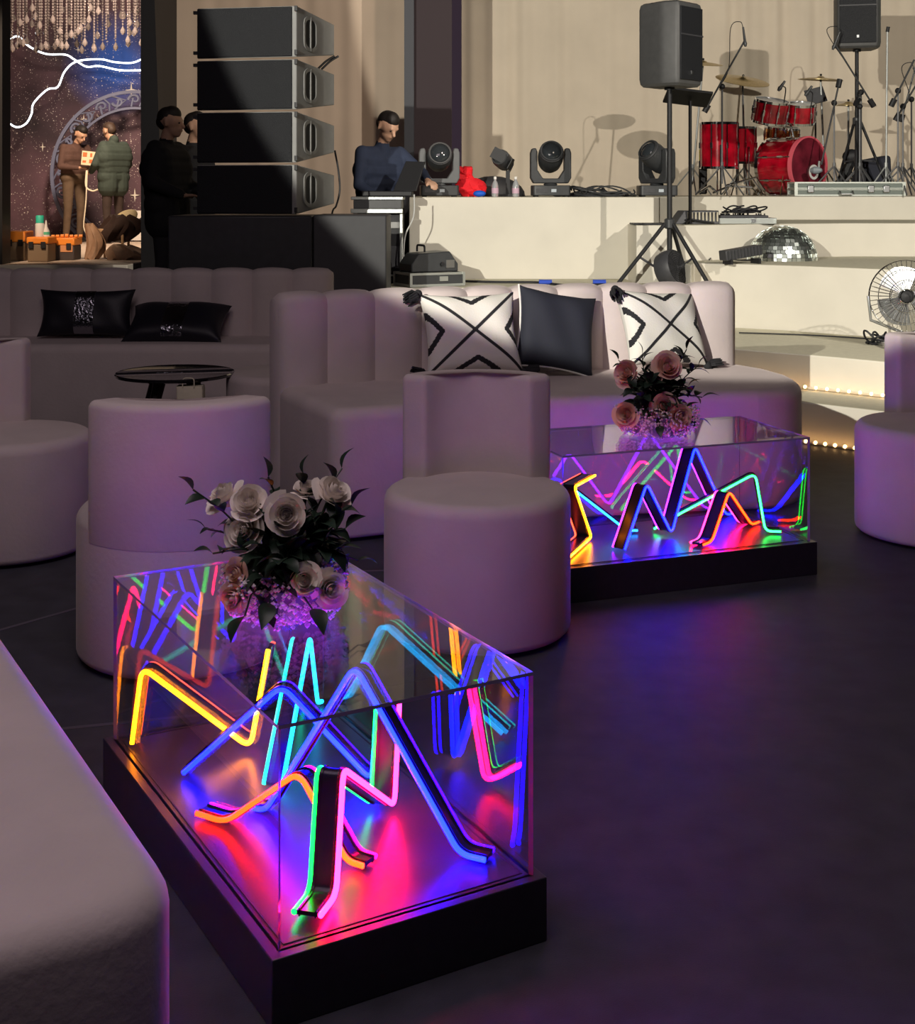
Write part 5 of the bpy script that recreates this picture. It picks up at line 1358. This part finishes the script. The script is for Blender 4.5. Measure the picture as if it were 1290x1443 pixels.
for px, py, s in ((185,127,.13),(203,190,.07),(190,275,.11),(60,207,.07),(118,168,.08),(110,70,.07)):
    c = W(px, py, YB-.005); mb = MB(); pts = []
    for k in range(8):
        r = s if k % 2 == 0 else s*.16; a = PI/2*k/2+PI/2; pts.append((r*math.cos(a)*(.75 if k % 4 == 2 else 1), r*math.sin(a)))
    mb.rings([[V((c.x+x, c.y, c.z+z)) for x, z in pts], [V((c.x+x, c.y+.008, c.z+z)) for x, z in pts]])
    obj('star', mb, STARW, t, smooth=0)
# ornamental ring
RINGM = mat('blue_grey_carved_ring', (.15,.17,.27), .6)
YR = 20.0; cr_ = W(190, 246, YR)
t = thing('ornamental_ring', 'large round openwork ring of blue-grey scrolls behind the two men', 'ring decoration', (cr_.x, cr_.y, .73))
def annulus(r0, r1, d=.04):
    mb = MB(); mb.lathe([(r0,-d/2),(r1,-d/2),(r1,d/2),(r0,d/2)], cr_, (0,-1,0), 96, loop=True); mb.v = [V((p.x, p.y, max(p.z, .735))) for p in mb.v]; return mb
ro = 119/F*YR; ri = 92/F*YR
obj('outer_rim', annulus(ro-.05, ro), RINGM, t); obj('inner_rim', annulus(ri, ri+.035), RINGM, t)
mb = MB(); rm = (ro+ri)/2; hw = (ro-.05-ri-.035)/2
for k in range(28):
    a = 2*PI*k/28
    def pl(r, da): return cr_+V((math.cos(a+da)*r, 0, math.sin(a+da)*r))
    sgn = 1 if k % 2 else -1; pts = []
    for j in range(15):
        q = j/14; rr = hw*.85*(1-q*.8); th = sgn*(q*5.5)
        pts.append(pl(rm+rr*math.sin(th), rr*math.cos(th)/rm*1.1))
    mb.tube(pts, [.026*(1-.5*j/14) for j in range(15)], 6)
    mb.tube([pl(rm-hw, -.07*sgn), pl(rm, -.105), pl(rm+hw, -.06*sgn)], .016, 6)
    mb.tube([pl(rm-hw, .05), pl(rm+hw*.3, .02*sgn)], .018, 6)
mb.v = [V((p.x, p.y, max(p.z, .735))) for p in mb.v]; obj('scrollwork', mb, RINGM, t)
# white glowing line tubes
NW = mat('white_neon', (.8,.85,1), .4, emit=(.85,.93,1.), es=3.5)
Yn = 19.9
for pts, lab in (([(8,62),(24,51),(42,66),(65,76),(92,77),(105,84),(122,94),(140,93),(170,99),(204,99)], 'upper curved white neon line on the starry backdrop'),
                 ([(9,172),(22,179),(35,174),(43,160),(46,145),(65,126),(80,122),(90,100),(107,86),(140,83),(160,87),(185,88),(203,81)], 'lower white neon line curling down at the left of the backdrop')):
    P = [W(x, y, Yn+.02*(i % 2)*0) for i, (x, y) in enumerate(pts)]
    if 'lower' in lab: P = [p+V((0,.05,0)) for p in P]
    mb = MB().tube(bez(P, 6), .013, 8); single('neon_line', mb, NW, lab, 'neon light')
# crystal strands
CRY = mat('crystal_bead', (.34,.30,.30), .12, spec=1., coat=1., metal=.65)
rn = random.Random(21); protos = []
def strand(L, drop):
    mb = MB(); z = 0
    while z > -L:
        r = .016*rn.uniform(.8,1.1); mb.lathe([(.002,z),(r,z-.014),(r*.9,z-.022),(.002,z-.034)], seg=6); z -= .040
    if drop: mb.lathe([(.003,z),(.02,z-.03),(.038,z-.07),(.030,z-.10),(.003,z-.125)], seg=8)
    return mb
xs = [9+5.0*k for k in range(40)]
k = 0
for row in range(2):
    for px in xs:
        Yc = 18.2+row*.55+rn.uniform(-.1,.1); end = rn.choice([10,18,30,40,50,55,64,70])+rn.uniform(-3,3)
        if px > 150: end -= 8*rn.random()
        top = H+(HZ+25)/F*Yc; botz = H+(HZ-end)/F*Yc
        mb = strand(top-botz-.12, rn.random() < .8)
        o = obj('crystal_strand', mb, CRY, None, smooth=0); o.location = ((px+rn.uniform(-2,2)-CX)/F*Yc, Yc, top)
        tag(o, 'hanging strand of clear crystal beads above the starry alcove', 'crystal strand', 'crystal bead strands hanging in the alcove')
t = thing('hanging_rail', 'dark rail high in the alcove from which the crystal strands hang', 'rail', (-4.8, 18.5, H+(HZ+25)/F*18.2))
obj('rail_bar', MB().box((0,0,.14),(4.0,1.3,.06)), BLACK, t, world=False)
# held box, hanging white lead
c = W(124, 223, 18.95)
t = thing('patterned_box', 'small patterned orange and cream box held up by the man in brown sweater', 'box', c-V((0,0,.10)))
obj('box_body', MB().box((0,0,.10),(.19,.05,.20), M=Matrix.Rotation(.1,4,'Y')), mat('cream_card', (.75,.62,.42), .6), t, world=False)
mb = MB()
for (x, z, w_, h_) in ((-.05,.15,.06,.06),(.05,.06,.06,.05),(.04,.15,.03,.05),(-.05,.05,.05,.03)): mb.box((x,-.028,z),(w_,.004,h_), M=Matrix.Rotation(.1,4,'Y'))
obj('printed_patch', mb, mat('orange_print', (.65,.16,.05), .6), t, world=False)['kind'] = 'stuff'
mb = MB().tube(bez([W(122,240,18.8),W(121,262,18.8),W(130,269,18.8),W(138,267,18.8)],6), .011, 6)
mb.tube(bez([W(123,240,18.8),W(121,285,18.8),W(118,318,18.8),W(122,330,18.8)],6), .009, 6)
single('white_lead', mb, mat('cream_lead', (.8,.72,.55), .5), 'looped cream lead hanging from the held box', 'cable')
# tool boxes
ORP = mat('orange_plastic', (.85,.26,.03), .45)
TAN = mat('tan_tool_box', (.20,.14,.085), .6)
def toolbox(label, x0, x1, ytop, ylid, Y, body):
    a, b = W(x0, ytop, Y), W(x1, ytop, Y); zt = a.z; zl = H-(ylid-HZ)/F*Y; w_ = b.x-a.x; cx = (a.x+b.x)/2
    t = thing('tool_box', label, 'tool box', (cx, Y+.15, .73))
    obj('tub', MB().box((0,0,(zl-.73)/2),(w_*.94,.28,zl-.73)), body, t, world=False, bevel=.012)
    obj('lid', MB().box((0,0,(zl+zt)/2-.73),(w_,.31,zt-zl)), ORP, t, world=False, bevel=.015)
    for s in (-.28,.28): obj('latch', MB().box((w_*s,-.155,zl-.73-.01),(.05,.02,.07)), BLACK, t, world=False, bevel=.004)
    return t, V((cx, Y+.15, zt))
toolbox('tan tool box with thick orange lid at the far left of the alcove', 8, 35, 326, 341, 14.15, TAN)
t, topc = toolbox('wide tan tool box with orange lid, below the two bottles', 37, 68, 334, 344, 13.95, TAN)
t, topc2 = toolbox('dark tool box with orange lid, rightmost of the three', 69, 105, 335, 346, 14.3, mat('dark_tool_box', (.05,.035,.03), .6))
mb = MB().box((0,0,0),(.13,.006,.10)); 
l_ = obj('sticker', mb, mat('orange_sticker', (.6,.25,.1), .6), t, world=False); l_.location = (.05,-.145,.14)
rn = random.Random(31)
for k in range(7):
    p = V((topc2.x-.14+.05*k, topc2.y-.05, topc2.z)); r = rn.uniform(.014,.022)
    o = obj('tool_bit', MB().tube([(0,0,r),(.035,0,r+.0)], r, 8), ORP, None); o.location = p
    tag(o, 'small orange part lying in the row on the dark tool box lid', 'tool', 'small orange parts on the tool box lid')
p = W(57,332,14.1); p = V((p.x, 14.08, topc.z))
t = thing('spray_can', 'white spray can with teal cap standing on the middle tool box', 'spray can', p)
obj('can_body', MB().lathe([(.045,0),(.048,.01),(.048,.13),(.04,.145)], seg=20), WHITEC, t, world=False)
obj('cap', MB().lathe([(.042,.145),(.042,.215),(.036,.225),(.001,.226)], seg=20), mat('teal_cap', (.05,.6,.42), .5), t, world=False)
p = V(((65-CX)/F*14.1, 14.10, topc.z))
t = thing('glue_bottle', 'small white pointed bottle right of the spray can', 'bottle', p)
obj('bottle_body', MB().lathe([(.035,0),(.038,.01),(.036,.06),(.016,.10),(.008,.16),(.004,.175)], seg=16), WHITEC, t, world=False)
obj('bottle_label', MB().lathe([(.0388,.02),(.0388,.05)], seg=16), mat('green_label', (.1,.5,.3), .6), t, world=False)
# chair with coats
c = V(((160-CX)/F*14.75, 14.75, .73))
WOODL = mat('pale_wood', (.55,.36,.20), .5, noise=.2, nscale=12)
t = thing('wooden_chair', 'pale chair buried under coats in front of the two men', 'chair', c); t.scale = (.74,.74,.74)
obj('seat', MB().box((0,0,.42),(.42,.42,.05)), WOODL, t, world=False, bevel=.01)
for x in (-.18,.18):
    for y in (-.18,.18): obj('leg', MB().tube([(x,y,.0),(x,y,.41)], [.018,.022], 8), WOODL, t, world=False)
YEL = mat('cream_yellow_shell', (.85,.72,.42), .5)
mb = MB(); mb.ell((0,0,0), (.20,.05,.11), 20, 12); mb.v = [Matrix.Rotation(-.45,4,'Y') @ p + V((.14,.16,.60)) for p in mb.v]
obj('backrest', mb, YEL, t, world=False)
def coat(label, c, w_, h_, dep, m, sd):
    mb = MB(); rn = random.Random(sd); n = 26; mrow = 16; R = []
    ph = [rn.uniform(0,6) for _ in range(4)]
    for i in range(mrow+1):
        t_ = i/mrow; r = []
        for j in range(n):
            a = 2*PI*j/n; k = 1+.14*math.sin(3*a+ph[0]+2*t_)+.10*math.sin(7*a+ph[1]+3*t_)+.06*math.sin(11*a+ph[2])
            sc = (.12+.88*math.sin(PI*min(1,.12+t_*.62)))
            r.append(V((c.x+math.cos(a)*w_/2*k*sc+.05*math.sin(4*t_+ph[3]), c.y+math.sin(a)*dep/2*k*sc, c.z+h_*(1-t_)+.02*math.sin(5*a+ph[2]))))
        R.append(r)
    mb.rings(R); return single('coat', mb, m, label, 'coat')
coat('dark brown coat thrown over the pale chair', c+V((.05,-.02,.20)), .44, .27, .34, fab('dark_brown_coat', (.05,.028,.022)), 2)
coat('tan scarf-like coat hanging down the left of the chair', c+V((-.17,-.24,.0)), .19, .38, .16, fab('tan_cloth', (.33,.20,.12)), 5)
coat('pale brown cloth bundled on the alcove floor right of the coats', c+V((.20,-.30,.0)), .42, .15, .28, fab('pale_brown_cloth', (.38,.26,.18)), 9)
c = W(196, 345, 19.6); mb = MB(); mb.box((c.x, c.y, .73+.19),(.34,.05,.36), M=None)
t = thing('floral_board', 'small white panel with black floral cutouts at the right of the alcove', 'board', (c.x, c.y, .73))
obj('panel_sheet', MB().box((0,0,.24),(.30,.04,.44)), WHITEC, t, world=False)
mb = MB()
for (x, z, r) in ((-.08,.36,.05),(.06,.32,.06),(-.04,.22,.045),(.07,.16,.05),(-.08,.10,.04)): mb.ell((x,-.022,z), (r,.004,r*.7), 10, 6)
obj('floral_cutout', mb, BLACK, t, world=False)['kind'] = 'stuff'
# ================================================================== LIGHTS
light('SPOT', 'front_wash', (-3.4,-1.5,3.6), (4.4,13.0,4.2), 4700, (1,.96,.84), .04, 41.5, .05)
light('SPOT', 'side_spot', (6.4,1.0,5.6), (2.6,14.5,2.1), 2900, (1,.93,.82), .04, 52, .3)
light('SPOT', 'left_drape_wash', (2.5,6.0,5.2), (-1.9,14.0,2.6), 600, (1,.82,.66), .2, 40, .6)
light('AREA', 'alcove_fill', (-4.6,16.6,4.2), (-5.0,19.5,1.6), 260, (1,.74,.54), .5)  # unseen warm fill, added to light the men inside the alcove
light('SPOT', 'alcove_front_fill', (-4.6,9.4,5.2), (-4.9,15.0,1.1), 1500, (1,.72,.5), .1, 24, .5)  # added fill from the hall side, brightens the fronts of the tool boxes
light('AREA', 'lounge_ambient', (-1.0,2.0,4.6), (-1.0,4.0,0), 70, (1,.82,.87), 3.0)
light('SPOT', 'purple_floor_fill', (.9,2.1,3.9), (.50,1.5,0), 420, (.34,.02,1.), .3, 29, 1.)  # added light that tints the near floor purple, standing in for lens glare
